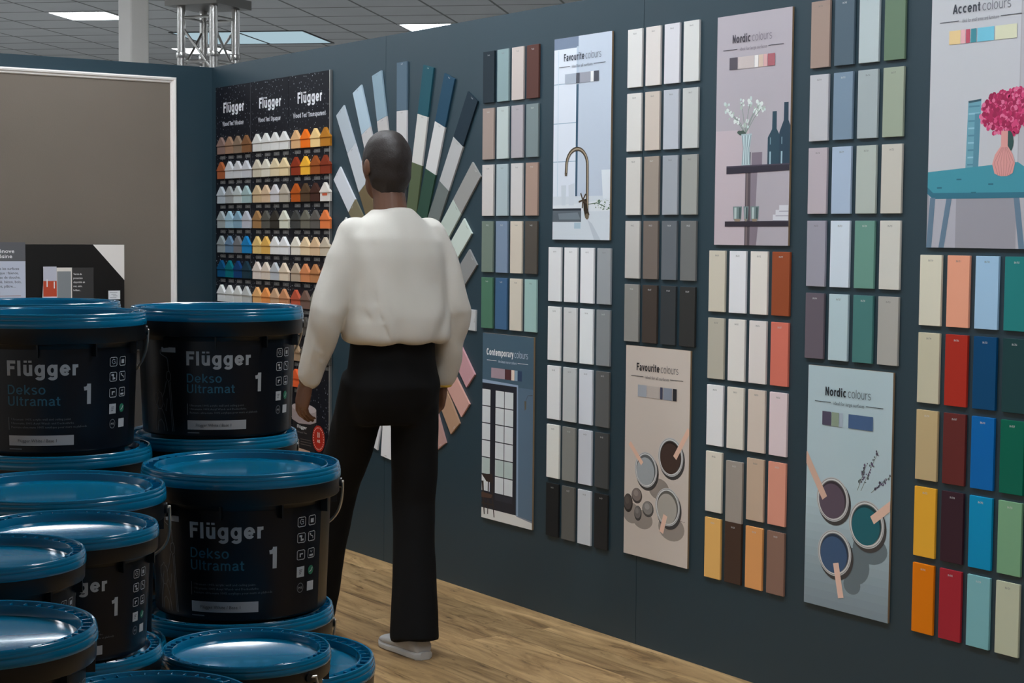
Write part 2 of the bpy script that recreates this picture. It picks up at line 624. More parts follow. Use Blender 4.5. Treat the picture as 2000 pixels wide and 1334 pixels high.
# unseen floor beyond the display walls, made pale to bounce light upwards
PALE = mat('pale_bounce_floor', (190, 190, 188), 0.5, var=0.04, vscale=2.0)
mb = MB()
mb.box((-34, -16, -0.05), (-8.3, 26, 0.0), PALE)
mb.box((-8.3, 0.07, -0.05), (6, 26, 0.0), PALE)
mb.box((-8.3, -16, -0.05), (4, -9.0, 0.0), PALE)
structure(mb.build('floor_unseen'))

# suspended ceiling with a dark T-grid, turned 45.5 degrees to the sample wall
GA = R(45.5)
GE2 = Vector((math.cos(GA), math.sin(GA), 0))       # along the rows (to the right in view)
GE1 = Vector((-math.sin(GA), math.cos(GA), 0))      # away
GO = Vector((-14.04, 4.51, 0))
CZ = 3.43
def ceil_mat():
    m = D.materials.new('ceiling_tiles')
    m.use_nodes = True
    nt = m.node_tree
    N, L = nt.nodes.new, nt.links.new
    b = nt.nodes['Principled BSDF']
    tc = N('ShaderNodeTexCoord')
    sx = N('ShaderNodeSeparateXYZ')
    L(tc.outputs['Object'], sx.inputs[0])
    fs = []
    for ax in (0, 1):
        d = N('ShaderNodeMath'); d.operation = 'DIVIDE'; d.inputs[1].default_value = 0.6
        L(sx.outputs[ax], d.inputs[0])
        pp = N('ShaderNodeMath'); pp.operation = 'PINGPONG'; pp.inputs[1].default_value = 0.5
        L(d.outputs[0], pp.inputs[0])
        lt = N('ShaderNodeMath'); lt.operation = 'LESS_THAN'; lt.inputs[1].default_value = 0.020 if ax == 0 else 0.028
        L(pp.outputs[0], lt.inputs[0])
        fs.append(lt)
    mx = N('ShaderNodeMath'); mx.operation = 'MAXIMUM'
    L(fs[0].outputs[0], mx.inputs[0]); L(fs[1].outputs[0], mx.inputs[1])
    n = N('ShaderNodeTexNoise'); n.inputs['Scale'].default_value = 2.0
    L(tc.outputs['Object'], n.inputs['Vector'])
    r = N('ShaderNodeMapRange'); r.inputs['To Min'].default_value = 0.46; r.inputs['To Max'].default_value = 0.54
    L(n.outputs['Fac'], r.inputs['Value'])
    cc = N('ShaderNodeCombineColor')
    for i in range(3):
        L(r.outputs['Result'], cc.inputs[i])
    mc = N('ShaderNodeMix'); mc.data_type = 'RGBA'
    L(mx.outputs[0], mc.inputs['Factor'])
    L(cc.outputs[0], mc.inputs['A'])
    mc.inputs['B'].default_value = (0.16, 0.16, 0.15, 1)
    L(mc.outputs['Result'], b.inputs['Base Color'])
    b.inputs['Roughness'].default_value = 0.9
    return m
ceil = MB().box((-26, -30, 0), (34, 26, 0.05), ceil_mat()).build('ceiling')
ceil.location = (GO.x, GO.y, CZ)
ceil.rotation_euler = (0, 0, GA)
structure(ceil)

# the blue grey display walls
def wall_mat():
    m = D.materials.new('blue_grey_wall_paint')
    m.use_nodes = True
    nt = m.node_tree
    N, L = nt.nodes.new, nt.links.new
    b = nt.nodes['Principled BSDF']
    tc = N('ShaderNodeTexCoord')
    n = N('ShaderNodeTexNoise'); n.inputs['Scale'].default_value = 1.3; n.inputs['Detail'].default_value = 5
    L(tc.outputs['Object'], n.inputs['Vector'])
    mx = N('ShaderNodeMix'); mx.data_type = 'RGBA'
    mx.inputs['A'].default_value = (*lin(WALL_A), 1)
    mx.inputs['B'].default_value = (*lin(WALL_B), 1)
    L(n.outputs['Fac'], mx.inputs['Factor'])
    L(mx.outputs['Result'], b.inputs['Base Color'])
    b.inputs['Roughness'].default_value = 0.42
    b.inputs['Specular IOR Level'].default_value = 0.5
    n2 = N('ShaderNodeTexNoise'); n2.inputs['Scale'].default_value = 350
    L(tc.outputs['Object'], n2.inputs['Vector'])
    bp = N('ShaderNodeBump'); bp.inputs['Strength'].default_value = 0.06; bp.inputs['Distance'].default_value = 0.001
    L(n2.outputs['Fac'], bp.inputs['Height']); L(bp.outputs['Normal'], b.inputs['Normal'])
    return m
WALL_A, WALL_B = (37, 58, 68), (41, 63, 74)
WALLM = wall_mat()
WH = 2.30
BX = -8.226
# sample wall in panels with 2 mm seams (seams at x = -6.418 and -4.635)
mb = MB()
xs = [BX - 0.06, -6.418, -4.635, -2.852, -1.069, 0.714]
for a, b_ in zip(xs[:-1], xs[1:]):
    mb.box((a + 0.001, 0, 0), (b_ - 0.001, 0.06, WH), WALLM)
    mb.box((b_ - 0.001, 0.004, 0), (b_ + 0.001, 0.06, WH - 0.004), mat('seam_shadow_board', (20, 24, 27), 0.8))
structure(mb.build('wall_right'))
structure(MB().box((BX - 0.06, -4.2, 0), (BX, -0.0005, WH), WALLM).build('wall_back'))

# white moulding framing a taupe wallpaper panel on the back wall
WT = mat('white_gloss_moulding', (216, 211, 207), 0.35, k=1.3)
y1, z1, y0, z0 = -0.205, 2.235, -2.6, 0.16
mb = MB()
def mould(mb, p, q, inw):
    """moulding bar from p to q (y,z) on the back wall, inw = inward direction"""
    prof = [(0, 0), (0, 0.016), (0.006, 0.02), (0.014, 0.018), (0.018, 0.012), (0.026, 0.011), (0.03, 0.006), (0.03, 0)]
    p, q, inw = Vector(p), Vector(q), Vector(inw)
    d = (q - p).normalized()
    A, B_ = [], []
    for a, hgt in prof:
        s0 = p + inw * a + d * a
        s1 = q + inw * a - d * a
        A.append((BX + hgt, s0.x, s0.y)); B_.append((BX + hgt, s1.x, s1.y))
    mb.loft([A, B_], WT)
mould(mb, (y0, z1), (y1, z1), (0, -1))
mould(mb, (y1, z1), (y1, z0), (-1, 0))
mould(mb, (y1, z0), (y0, z0), (0, 1))
mould(mb, (y0, z0), (y0, z1), (1, 0))
structure(mb.build('trim_1'))
TAUPE = mat('taupe_textured_wallpaper', (120, 110, 99), 0.85, bump=0.25, bscale=160, var=0.07, vscale=3.0)
tag(MB().box((BX + 0.0004, y0 + 0.029, z0 + 0.029), (BX + 0.004, y1 - 0.029, z1 - 0.029), TAUPE).build('wallpaper_panel'),
    'large taupe textured wallpaper panel inside the white moulding on the back wall', 'wall panel')

# ------------------------------------------------------------------ ceiling lights
LM = emit('lamp_diffuser_glow', (239, 247, 254), LAMP)
FRM = mat('white_light_frame', (200, 200, 200), 0.5)
proto = {}
def light_panel(i, j, label):
    """one 60 x 60 panel filling grid cell (i away, j along)"""
    c = GO + GE1 * (0.6 * (i + 0.5)) + GE2 * (0.6 * (j + 0.5))
    if not proto:
        t = thing('ceiling_light', label, 'ceiling light', (c.x, c.y, CZ), GA, 'square light panels in the ceiling')
        h = 0.292
        mb = MB()
        for a, b_ in (((-h, -h), (h, -h + .02)), ((-h, h - .02), (h, h)), ((-h, -h + .02), (-h + .02, h - .02)), ((h - .02, -h + .02), (h, h - .02))):
            mb.box((a[0], a[1], -0.006), (b_[0], b_[1], 0), FRM)
        mb.build('frame', t)
        q = 0.272
        MB().box((-q, -q, -0.004), (q, q, -0.0005), LM).build('diffuser', t)
        proto['o'] = t
        return t
    o = copy_tree(proto['o'])
    o.location = (c.x, c.y, CZ)
    o['label'] = label
    return o
def cell(x, y):
    d = Vector((x, y, 0)) - GO
    return round(d.dot(GE1) / 0.6 - 0.5), round(d.dot(GE2) / 0.6 - 0.5)
light_panel(0, 0, 'square white ceiling light just above the right wall, beside the fan of strips')
light_panel(-2, -5, 'square white ceiling light left of the white pillar, top left')
light_panel(3, -5, 'small bright ceiling light seen through and right of the metal truss')
LIGHTS = [(-7.2, -1.35, 'over the aisle by the back corner'), (-5.5, -1.35, 'over the walking person'), (-3.9, -1.35, 'over the aisle in front of the wall posters'),
          (-6.6, -4.3, 'over the shop floor left of the aisle'), (-4.2, -4.4, 'over the shop floor behind the tubs'), (-9.6, -3.4, 'behind the back wall'), (-2.3, -1.3, 'over the near end of the sample wall'), (-0.6, -1.2, 'over the wall end outside the picture')]
for x, y, s in LIGHTS:
    light_panel(*cell(x, y), 'square white ceiling light panel ' + s)
# staggered panels added out of view to brighten the far floor and ceiling
taken = {(0, 0), (-2, -5), (3, -5)} | {cell(x, y) for x, y, s in LIGHTS}
k = 0
for a in range(-2, 4):
    for b_ in range(-3, 5):
        i, j = 5 * b_ + (-2 * a) % 5 - 2, 5 * a - 5
        c = GO + GE1 * (0.6 * (i + 0.5)) + GE2 * (0.6 * (j + 0.5))
        if (i, j) in taken or not (-24 < c.x < 3 and -9 < c.y < 15) or (c.y < 0.3 and c.x > -9.5) or (c.x > -5 and c.y < 2.5):
            continue
        d = c - CAM
        dep = d.dot(_f)
        if dep > 0 and abs(d.dot(_r) / dep) < 0.32 and d.dot(_u) / dep < 0.21:
            continue                        # no further lamp shows in the strip of ceiling above the walls
        k += 1
        light_panel(i, j, f'unseen ceiling light added beyond the display walls, {("%dth" % k)} along')

# pale blue skylight panel in the ceiling (two by two tiles)
t = thing('skylight_panel', 'pale blue translucent skylight panel in the ceiling behind the truss', 'skylight', (*(GO + GE1 * 0.95 + GE2 * (-1.74)).xy, CZ), GA)
MB().box((-0.68, -0.52, -0.004), (0.68, 0.52, -0.0005), emit('blue_daylight_glow', (178, 205, 216), 0.7)).build('diffuser', t)
mb = MB()
for a, b_ in (((-.7, -.55), (.7, -.52)), ((-.7, .52), (.7, .55)), ((-.7, -.52), (-.68, .52)), ((.68, -.52), (.7, .52)), ((-.01, -.52), (.01, .52))):
    mb.box((a[0], a[1], -0.008), (b_[0], b_[1], 0), mat('dark_grid_bar', (70, 70, 68), 0.6))
mb.build('frame', t)

# ------------------------------------------------------------------ white pillar behind the back wall
mb = MB().box((-9.416, -0.05, 0), (-9.22, 0.063, CZ), mat('pillar_white_paint', (216, 211, 205), 0.55, bump=0.4, bscale=120))
tag(mb.build('pillar', bevel=0.018, seg=3), 'white painted pillar rising behind the back wall to the ceiling', 'pillar')

# ------------------------------------------------------------------ aluminium truss tower over the corner
AL = mat('brushed_aluminium', (205, 203, 200), 0.28, metal=1.0)
TC = Vector((-8.76, 0.22, 0))
t = thing('lighting_truss', 'square aluminium lattice truss tower standing over the corner of the display walls', 'truss', TC)
cs = [Vector((0.15 * math.cos(R(76 + 90 * k)), 0.15 * math.sin(R(76 + 90 * k)), 0)) for k in range(4)]
for c in cs:
    MB().tube([c, c + Vector((0, 0, 2.70))], 0.0235, AL, 12).build('leg', t)
for k in range(4):
    a, b_ = cs[k], cs[(k + 1) % 4]
    mb = MB()
    zz = [0.06 + 0.2514 * i for i in range(11)]
    for i in range(10):
        p, q = (a, b_) if i % 2 == 0 else (b_, a)
        mb.tube([p + Vector((0, 0, zz[i])), q + Vector((0, 0, zz[i + 1]))], 0.008, AL, 8)
    for z in (0.06, 2.38, 2.62):
        mb.tube([a + Vector((0, 0, z)), b_ + Vector((0, 0, z))], 0.008, AL, 8)
    mb.build('lattice_brace', t)
mb = MB()
for c in cs:
    mb.lathe([(0, 2.40), (0.028, 2.40), (0.03, 2.405), (0.03, 2.425), (0.028, 2.43), (0, 2.43)], 14, AL, (c.x, c.y, 0))
mb.build('joint_collar', t)
mb = MB()
dx = Vector((math.cos(R(31)), math.sin(R(31)), 0)); dy = Vector((-dx.y, dx.x, 0))
M = Matrix(((dx.x, dy.x, 0, 0), (dx.y, dy.y, 0, 0), (0, 0, 1, 0), (0, 0, 0, 1)))
mb.box((-0.17, -0.17, 2.68), (0.17, 0.17, 2.73), mat('truss_top_plate', (120, 118, 114), 0.4, metal=0.8), M)
mb.build('top_plate', t)
# ================================================================== PAINT SAMPLE STRIPS
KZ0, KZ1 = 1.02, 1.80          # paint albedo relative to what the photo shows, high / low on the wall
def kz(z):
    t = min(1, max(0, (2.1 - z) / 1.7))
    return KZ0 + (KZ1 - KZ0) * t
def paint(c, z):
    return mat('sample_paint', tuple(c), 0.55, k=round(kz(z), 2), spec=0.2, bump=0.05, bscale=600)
def strip_mesh(w, h, t, name):
    return MB().box((-w / 2, -t, -h / 2), (w / 2, 0, h / 2), mat('sample_paint', (200, 200, 200), 0.42)).mesh(name, bevel=0.0011, seg=2)
SM_GRID = strip_mesh(0.0795, 0.2015, 0.008, 'paint_strip')
SM_FAN = strip_mesh(0.0845, 0.2055, 0.008, 'fan_strip')
_codes = {}
def code_mesh(s, dark):
    key = (s, dark)
    if key not in _codes:
        mb = MB()
        place_text(mb, s, 0, 0, 0.0058, mat('code_ink_dark' if dark else 'code_ink_pale', (120, 118, 115) if dark else (205, 205, 205), 0.5), lambda x, y: (x, -0.0082, y), 0.012, align='C', xs=0.8, res=1)
        _codes[key] = mb.mesh('code_print', recalc=False)
    return _codes[key]
def add_strip(me, c, x, z, ang, label, group, code=None, cz=0.082):
    o = D.objects.new('paint_strip', me)
    COL.objects.link(o)
    o.location = (x, -0.0001, z)
    o.rotation_euler = (0, ang, 0)
    o.material_slots[0].link = 'OBJECT'
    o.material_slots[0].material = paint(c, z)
    tag(o, label, 'paint sample', group)
    if code:
        p = D.objects.new('code_print', code_mesh(code, sum(c) > 430))
        COL.objects.link(p)
        p.parent = o
        p.location = (0, 0, cz)
    return o

G = {}
# group: left x, top z, place words, rows of colours, code prefix
G['A'] = (-5.638, 2.166, 'above the blue French window poster', [
    [(36, 48, 56), (138, 160, 162), (198, 186, 180), (90, 58, 52)],
    [(155, 138, 130), (178, 188, 186), (166, 160, 164), (118, 130, 132)],
    [(190, 184, 180), (158, 172, 176), (190, 186, 184), (156, 132, 120)],
    [(104, 116, 106), (112, 128, 148), (188, 178, 164), (76, 70, 64)],
    [(68, 104, 84), (58, 88, 118), (186, 178, 164), (138, 166, 162)]], 'Tr-0')
G['B'] = (-5.179, 1.401, 'under the kitchen tap poster', [
    [(206, 206, 207), (206, 206, 207), (208, 208, 210), (140, 144, 147)],
    [(205, 204, 203), (186, 186, 185), (200, 203, 209), (117, 120, 122)],
    [(203, 203, 201), (166, 168, 168), (184, 187, 193), (80, 80, 79)],
    [(196, 192, 186), (112, 112, 108), (168, 170, 176), (57, 58, 58)],
    [(24, 25, 26), (78, 77, 73), (160, 162, 165), (31, 31, 31)]], 'Gr-1')
G['C'] = (-4.714, 2.166, 'above the beige paint tins poster', [
    [(222, 220, 217), (220, 213, 208), (214, 213, 218), (214, 214, 211)],
    [(210, 207, 202), (196, 184, 173), (180, 184, 192), (188, 190, 187)],
    [(196, 192, 186), (148, 136, 126), (150, 155, 161), (148, 149, 144)],
    [(176, 173, 169), (106, 96, 89), (93, 98, 103), (103, 104, 103)],
    [(128, 126, 122), (60, 52, 47), (48, 51, 53), (44, 44, 43)]], 'IN-6')
G['D'] = (-4.263, 1.401, 'under the mauve shelf poster', [
    [(186, 179, 164), (205, 205, 208), (204, 198, 191), (134, 67, 39)],
    [(160, 155, 142), (198, 194, 189), (195, 188, 184), (186, 101, 85)],
    [(196, 195, 195), (188, 182, 172), (182, 169, 158), (190, 174, 176)],
    [(182, 176, 164), (132, 124, 116), (164, 143, 124), (184, 126, 108)],
    [(186, 144, 82), (56, 41, 33), (182, 128, 78), (112, 86, 74)]], 'IN-5')
G['E'] = (-3.807, 2.166, 'above the pale blue paint tins poster', [
    [(162, 140, 130), (86, 103, 115), (184, 196, 198), (106, 128, 106)],
    [(184, 183, 187), (119, 139, 157), (160, 170, 172), (152, 162, 144)],
    [(172, 162, 168), (158, 174, 194), (166, 174, 167), (186, 182, 172)],
    [(142, 140, 150), (188, 198, 208), (96, 136, 124), (188, 186, 178)],
    [(90, 82, 90), (162, 180, 186), (64, 108, 106), (150, 148, 142)]], 'IN-7')
G['F'] = (-3.346, 1.401, 'under the teal table poster', [
    [(194, 189, 172), (222, 146, 120), (144, 176, 202), (30, 112, 112)],
    [(174, 168, 146), (150, 38, 26), (0, 58, 96), (24, 54, 56)],
    [(164, 144, 108), (84, 34, 32), (0, 84, 146), (0, 82, 64)],
    [(208, 142, 42), (46, 26, 34), (0, 116, 156), (100, 138, 108)],
    [(180, 98, 4), (132, 30, 40), (100, 146, 152), (154, 158, 138)]], 'IN-7')
CODES = {('E', 0, 1): 'IN-745', ('E', 4, 0): 'IN-764', ('E', 4, 2): 'IN-724', ('F', 0, 3): 'IN-715', ('F', 1, 1): 'IN-706', ('F', 1, 2): 'IN-751', ('F', 1, 3): 'IN-756', ('F', 2, 1): 'IN-707',
         ('F', 2, 2): 'IN-745', ('F', 2, 3): 'IN-737', ('F', 3, 1): 'IN-708', ('F', 3, 2): 'IN-742', ('F', 4, 0): 'IN-702', ('F', 4, 1): 'IN-705', ('A', 0, 0): 'Tr-09', ('A', 0, 3): 'Try-26', ('D', 0, 3): 'IN-717'}
ROWW = ['top', 'second', 'third', 'fourth', 'bottom']
for g, (gx, gz, place, rows, pre) in G.items():
    for r, row in enumerate(rows):
        for i, c in enumerate(row):
            x = gx + 0.1009 * i + 0.0395
            z = gz - 0.2224 * r - 0.101
            if (g, r, i) == ('D', 3, 1):
                z -= 0.0205                # this strip has slipped down onto the one below
            label = f'{colour_word(c)} paint strip, {ORD[i]} in {ROWW[r]} row {place}'
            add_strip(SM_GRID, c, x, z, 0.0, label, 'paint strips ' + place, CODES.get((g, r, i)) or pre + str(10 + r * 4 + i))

# ------------------------------------------------------------------ the fan of strips
FAN = [
    ('left side, second blade of the fan from the bottom', -6.827, 1.361, 136, [(200, 198, 192)]),
    ('left side, third blade of the fan from the bottom', -6.794, 1.488, 135, [(202, 201, 197)]),
    ('fan blade low on its left, beside the display panel', -6.848, 1.718, 133.50, [(196, 199, 205), (112, 104, 82)]),
    ('fan blade four left of the vertical one', -6.820, 2.001, 121.40, [(170, 180, 188), (184, 188, 193), (104, 90, 66)]),
    ('fan blade two left of the vertical one', -6.662, 2.088, 113.30, [(170, 190, 203), (184, 182, 182), (84, 72, 58)]),
    ('fan blade just left of the vertical one', -6.487, 2.145, 103.10, [(137, 160, 173), (182, 178, 176)]),
    ('vertical fan blade at the top', -6.270, 2.176, 90.09, [(86, 106, 121), (190, 188, 188), (50, 52, 56)]),
    ('fan blade just right of the vertical one', -6.053, 2.142, 77.60, [(31, 80, 93), (196, 194, 190), (78, 88, 64)]),
    ('fan blade two right of the vertical one', -5.887, 2.090, 69.46, [(32, 68, 90), (196, 195, 194), (42, 68, 56)]),
    ('fan blade three right of the vertical one', -5.713, 1.997, 59.10, [(29, 45, 56), (168, 168, 168), (98, 104, 102)]),
    ('long slanting fan blade on the right', -5.681, 1.706, 46.05, [(140, 139, 136), (166, 176, 168), (196, 188, 178)]),
    ('second slanting fan blade down on the right', -5.742, 1.480, 44.00, [(178, 188, 180), (194, 182, 164)]),
    ('short grey fan blade on the right', -5.701, 1.355, 42.70, [(122, 122, 121)]),
    ('level fan blade pointing right', -5.679, 1.100, -1.8, [(162, 163, 164), (188, 158, 130)]),
    ('uppermost pink fan blade on the lower right', -5.713, 0.854, -46.8, [(166, 126, 130)]),
    ('second pink fan blade on the lower right', -5.750, 0.730, -45.0, [(172, 132, 122), (178, 160, 148)]),
    ('tan fan blade on the lower right', -5.826, 0.648, -52.0, [(146, 116, 94)]),
    ('fourth fan blade on the lower right', -5.934, 0.563, -61.0, [(150, 118, 112)]),
    ('dark red fan blade at the bottom, right of centre', -6.042, 0.505, -72.0, [(62, 26, 22)]),
    ('lowest fan blade at the bottom', -6.225, 0.463, -84.0, [(48, 26, 24)]),
    ('white fan blade at the bottom, nearest the centre', -6.393, 0.464, -96.0, [(188, 188, 190)]),
    ('second white fan blade at the bottom left', -6.508, 0.500, -106.0, [(176, 176, 178)]),
    ('third fan blade at the bottom left, shadow painted in', -6.617, 0.555, -117.0, [(140, 142, 145)]),  # the walking person's shadow is put into this strip's grey
]
for place, x, z, a, cols in FAN:
    ca, sa = math.cos(R(a)), math.sin(R(a))
    for i, c in enumerate(cols):
        d = 0.1028 + 0.2062 * i
        where = ('outer', 'middle', 'inner')[i] + ' strip of the ' if len(cols) > 1 else 'single strip, '
        add_strip(SM_FAN, c, x - ca * d, z - sa * d, R(90 - a), f'{colour_word(c)} {where}{place}', 'paint strips in the fan', 'Co-%d' % (10 + (len(_codes) * 7) % 80) if i < 2 else None, 0.092)

# ================================================================== POSTERS
BOARD = mat('poster_mdf_edge', (150, 126, 98), 0.7, k=1.0)
def poster(name, label, x0, z1, wd, hgt, k, rough=0.38):
    t = thing(name, label, 'poster', (x0, 0, z1), 0, 'colour posters on the sample wall')
    MB().box((0, -0.0078, -hgt), (wd, 0, 0), BOARD).build('board', t, bevel=0.0006)
    return t, Art(wd, hgt, k, rough, lambda x, y, z: (x, -0.0080 - z, -y))
def heading(a, bold, light, sub, cb, cl, y=0.135, x0=0.17, x1=0.83, capf=0.036):
    cap = capf * a.h
    tb, tl = letters(bold, .19)[2], letters(light, .085)[2]
    tot = tb + tl + 0.22
    W_ = x1 - x0
    a.word(bold, x0, y, cap, cb, .19, width=W_ * tb / tot)
    a.word(light, x0 + W_ * (tb + 0.20) / tot, y, cap, cl, .085, width=W_ * tl / tot)
    a.text(sub, 0.32, y + 0.035, cap * 0.42, cl, 0.0, width=0.36)
    a.rect(0.09, y + 0.026, 0.285, y + 0.0285, cb)
    a.rect(0.70, y + 0.026, 0.90, y + 0.0285, cb)

# --- kitchen tap
PW, PH = 0.350, 0.742
t, a = poster('poster', 'glossy kitchen tap poster with a brass gooseneck, headed Favourite colours', -5.155, 2.172, PW, PH, 1.14, 0.22)
a.rect(0, 0, 1, 1, (186, 196, 210))
a.rect(0, 0, 0.43, 0.8, (214, 220, 230))
a.rect(0, 0, 0.43, 0.055, (112, 126, 148))
a.rect(0.40, 0.05, 0.435, 0.8, (176, 190, 206))
for v in (0.225, 0.42, 0.61):
    a.rect(0, v, 0.40, v + 0.004, (150, 172, 190))
a.rect(0.075, 0.06, 0.085, 0.80, (188, 206, 218))
a.poly([(0.40, 0.235), (0.44, 0.235), (0.435, 0.79), (0.40, 0.79)], (66, 92, 112))
a.rect(0, 0.785, 1, 1, (204, 211, 218))
a.poly([(0, 0.83), (0.5, 0.82), (1, 0.80), (1, 0.86), (0, 0.86)], (214, 219, 224))
a.poly([(0.85, 0.66), (1, 0.66), (1, 0.80), (0.88, 0.80)], (214, 220, 226))
a.poly([(0.15, 0.73), (0.24, 0.73), (0.23, 0.83), (0.16, 0.83)], (198, 206, 214))
a.poly([(0.28, 0.73), (0.39, 0.72), (0.38, 0.83), (0.29, 0.83)], (202, 209, 217))
a.rect(0, 0.845, 0.51, 0.856, (52, 58, 66))
a.rect(0, 0.856, 0.51, 0.912, (92, 101, 109))
a.poly([(0.10, 0.87), (0.45, 0.865), (0.5, 0.90), (0.12, 0.90)], (116, 126, 134))
a.rect(0.39, 0.915, 0.50, 0.945, (168, 190, 204))
a.poly([(0.62, 0.90), (0.70, 0.92), (0.85, 1.0), (0.74, 1.0)], (186, 194, 203))
random.seed(3)
a.scatter(True)
for i in range(60):
    u, v = random.uniform(0.74, 1.0), random.uniform(0.805, 0.852)
    a.disc(u, v, random.uniform(0.002, 0.005), random.choice([(96, 122, 96), (134, 152, 126), (206, 212, 206), (70, 98, 74)]), 0.5, 8)
a.scatter(False)
a.stroke([(0.62, 0.826), (0.78, 0.82), (0.9, 0.835)], 0.003, (84, 104, 84))
arch = [(0.235, 0.675), (0.24, 0.645)] + [(0.425 - 0.185 * math.cos(q), 0.635 - 0.083 * math.sin(q)) for q in [0.2 + i * (math.pi - 0.2) / 14 for i in range(15)]] + [(0.612, 0.70), (0.614, 0.80), (0.615, 0.86)]
a.stroke(arch, 0.0155, (78, 68, 58))
a.stroke([(u + 0.006, v) for u, v in arch], 0.005, (162, 146, 124))
a.rect(0.215, 0.668, 0.255, 0.684, (96, 84, 70))
a.stroke([(0.575, 0.80), (0.59, 0.85), (0.62, 0.885)], 0.022, (52, 44, 36), 0.028)
a.disc(0.615, 0.885, 0.011, (112, 100, 84))
for q in range(5):
    a.stroke([(0.54, 0.805), (0.54 + 0.075 * math.cos(q * 1.257 + .4), 0.805 + 0.04 * math.sin(q * 1.257 + .4))], 0.007, (72, 60, 48))
heading(a, 'Favourite', 'colours', 'ideal for all surfaces', (72, 78, 88), (112, 118, 128), 0.116)
for u0, u1, c in ((.2, .395, (166, 174, 187)), (.40, .46, (76, 78, 88)), (.465, .645, (152, 154, 165)), (.65, .70, (236, 240, 240)), (.705, .79, (74, 76, 86))):
    a.rect(u0, .180, u1, .230, c)
a.mb.build('picture', t, recalc=False)

# --- mauve shelf
t, a = poster('poster', 'mauve poster of a dark shelf with flowers, headed Nordic colours', -4.240, 2.162, PW, PH, 1.16)
a.rect(0, 0, 1, 1, (172, 165, 172))
a.rect(0, 0.5, 0.46, 1, (188, 174, 180))
a.poly([(0.5, 0.60), (0.64, 0.6), (0.64, 0.655), (0.5, 0.655)], (124, 112, 124))
a.poly([(0.48, 0.685), (0.58, 0.685), (0.56, 0.90), (0.48, 0.90)], (132, 121, 132))
a.poly([(0.48, 0.92), (0.6, 0.92), (0.58, 1), (0.48, 1)], (126, 114, 124))
a.rect(0.42, 0.685, 0.49, 1.0, (84, 74, 80))
a.rect(0.435, 0.685, 0.455, 1.0, (118, 104, 104))
a.rect(0.45, 0.598, 0.487, 0.66, (58, 54, 66))
for cx, nk, sh, bt in ((0.795, 0.43, 0.52, 0.66), (0.945, 0.395, 0.50, 0.66)):
    c = (44, 70, 84) if cx < .9 else (40, 62, 78)
    a.cpoly([(cx - .028, nk), (cx + .028, nk), (cx + .03, nk + .075), (cx + .085, sh + .02), (cx + .085, bt), (cx - .085, bt), (cx - .085, sh + .02), (cx - .03, nk + .075)], c)
    a.cpoly([(cx - .06, bt - .06), (cx - .04, bt - .06), (cx - .04, bt - .005), (cx - .06, bt - .005)], (150, 178, 188))
    a.cpoly([(cx - .055, bt - .12), (cx - .045, bt - .12), (cx - .045, bt - .09), (cx - .055, bt - .09)], (120, 150, 162))
random.seed(5)
a.scatter(True)
for dx, v in ((-.26, .40), (-.2, .43), (-.12, .45), (-.06, .385), (0.0, .47), (.06, .38), (.12, .42), (.17, .40), (.23, .405)):
    a.stroke([(0.41, .52), (0.41 + dx * .5, (v + .50) / 2), (0.41 + dx, v)], 0.0022, (120, 138, 128))
    for q in range(9):
        a.disc(0.41 + dx + random.uniform(-.035, .035), v + random.uniform(-.018, .02), random.uniform(.003, .007), random.choice([(206, 214, 210), (190, 204, 200), (214, 220, 216), (168, 182, 172)]), 1, 9)
a.scatter(False)
for q in range(4):
    a.cpoly(ell(0.33 + .02 * q, .51 + .006 * (q % 2), .03, .008, 12), (68, 84, 76))
a.poly([(0.355, .518), (0.50, .518), (0.475, .58), (0.485, .655), (0.365, .655), (0.385, .58)], (168, 186, 190))
for q in range(7):
    a.stroke([(0.37 + q * .02, .525), (0.385 + q * .013, .58), (0.375 + q * .017, .65)], 0.0022, (206, 222, 224) if q % 2 else (112, 134, 138))
a.poly([(0.16, 0.655), (1, 0.652), (1, 0.682), (0.16, 0.690)], (48, 44, 56))
a.poly([(0.16, 0.655), (1, 0.652), (1, 0.657), (0.16, 0.661)], (72, 66, 80))
a.poly([(0.15, 0.897), (1, 0.894), (1, 0.918), (0.15, 0.92)], (46, 40, 50))
for u0, u1 in ((.26, .385), (.405, .475), (.50, .615)):
    a.poly([(u0, .832), (u1, .832), (u1 - .01, .888), (u1 - .03, .897), (u0 + .03, .897), (u0 + .01, .888)], (112, 130, 130))
    a.rect(u0 + .02, .836, u0 + .05, .885, (176, 190, 188))
    a.rect(u1 - .04, .836, u1 - .015, .885, (66, 84, 86))
    a.poly([(u0 + .02, .886), (u1 - .02, .886), (u1 - .03, .897), (u0 + .03, .897)], (150, 128, 108))
for v0, u0 in ((.868, .80), (.848, .835), (.828, .88)):
    a.rect(u0, v0, 1, v0 + .026, (204, 204, 210))
    a.rect(u0, v0 + .024, 1, v0 + .027, (140, 138, 150))
heading(a, 'Nordic', 'colours', 'ideal for large surfaces', (72, 68, 76), (124, 116, 126), 0.122, 0.21, 0.75)
for u0, u1, c in ((.18, .29, (84, 78, 86)), (.295, .515, (192, 180, 177)), (.52, .57, (222, 218, 216)), (.575, .635, (202, 182, 166)), (.64, .69, (206, 164, 164)), (.695, .79, (164, 96, 104))):
    a.rect(u0, .184, u1, .236, c)
a.mb.build('picture', t, recalc=False)

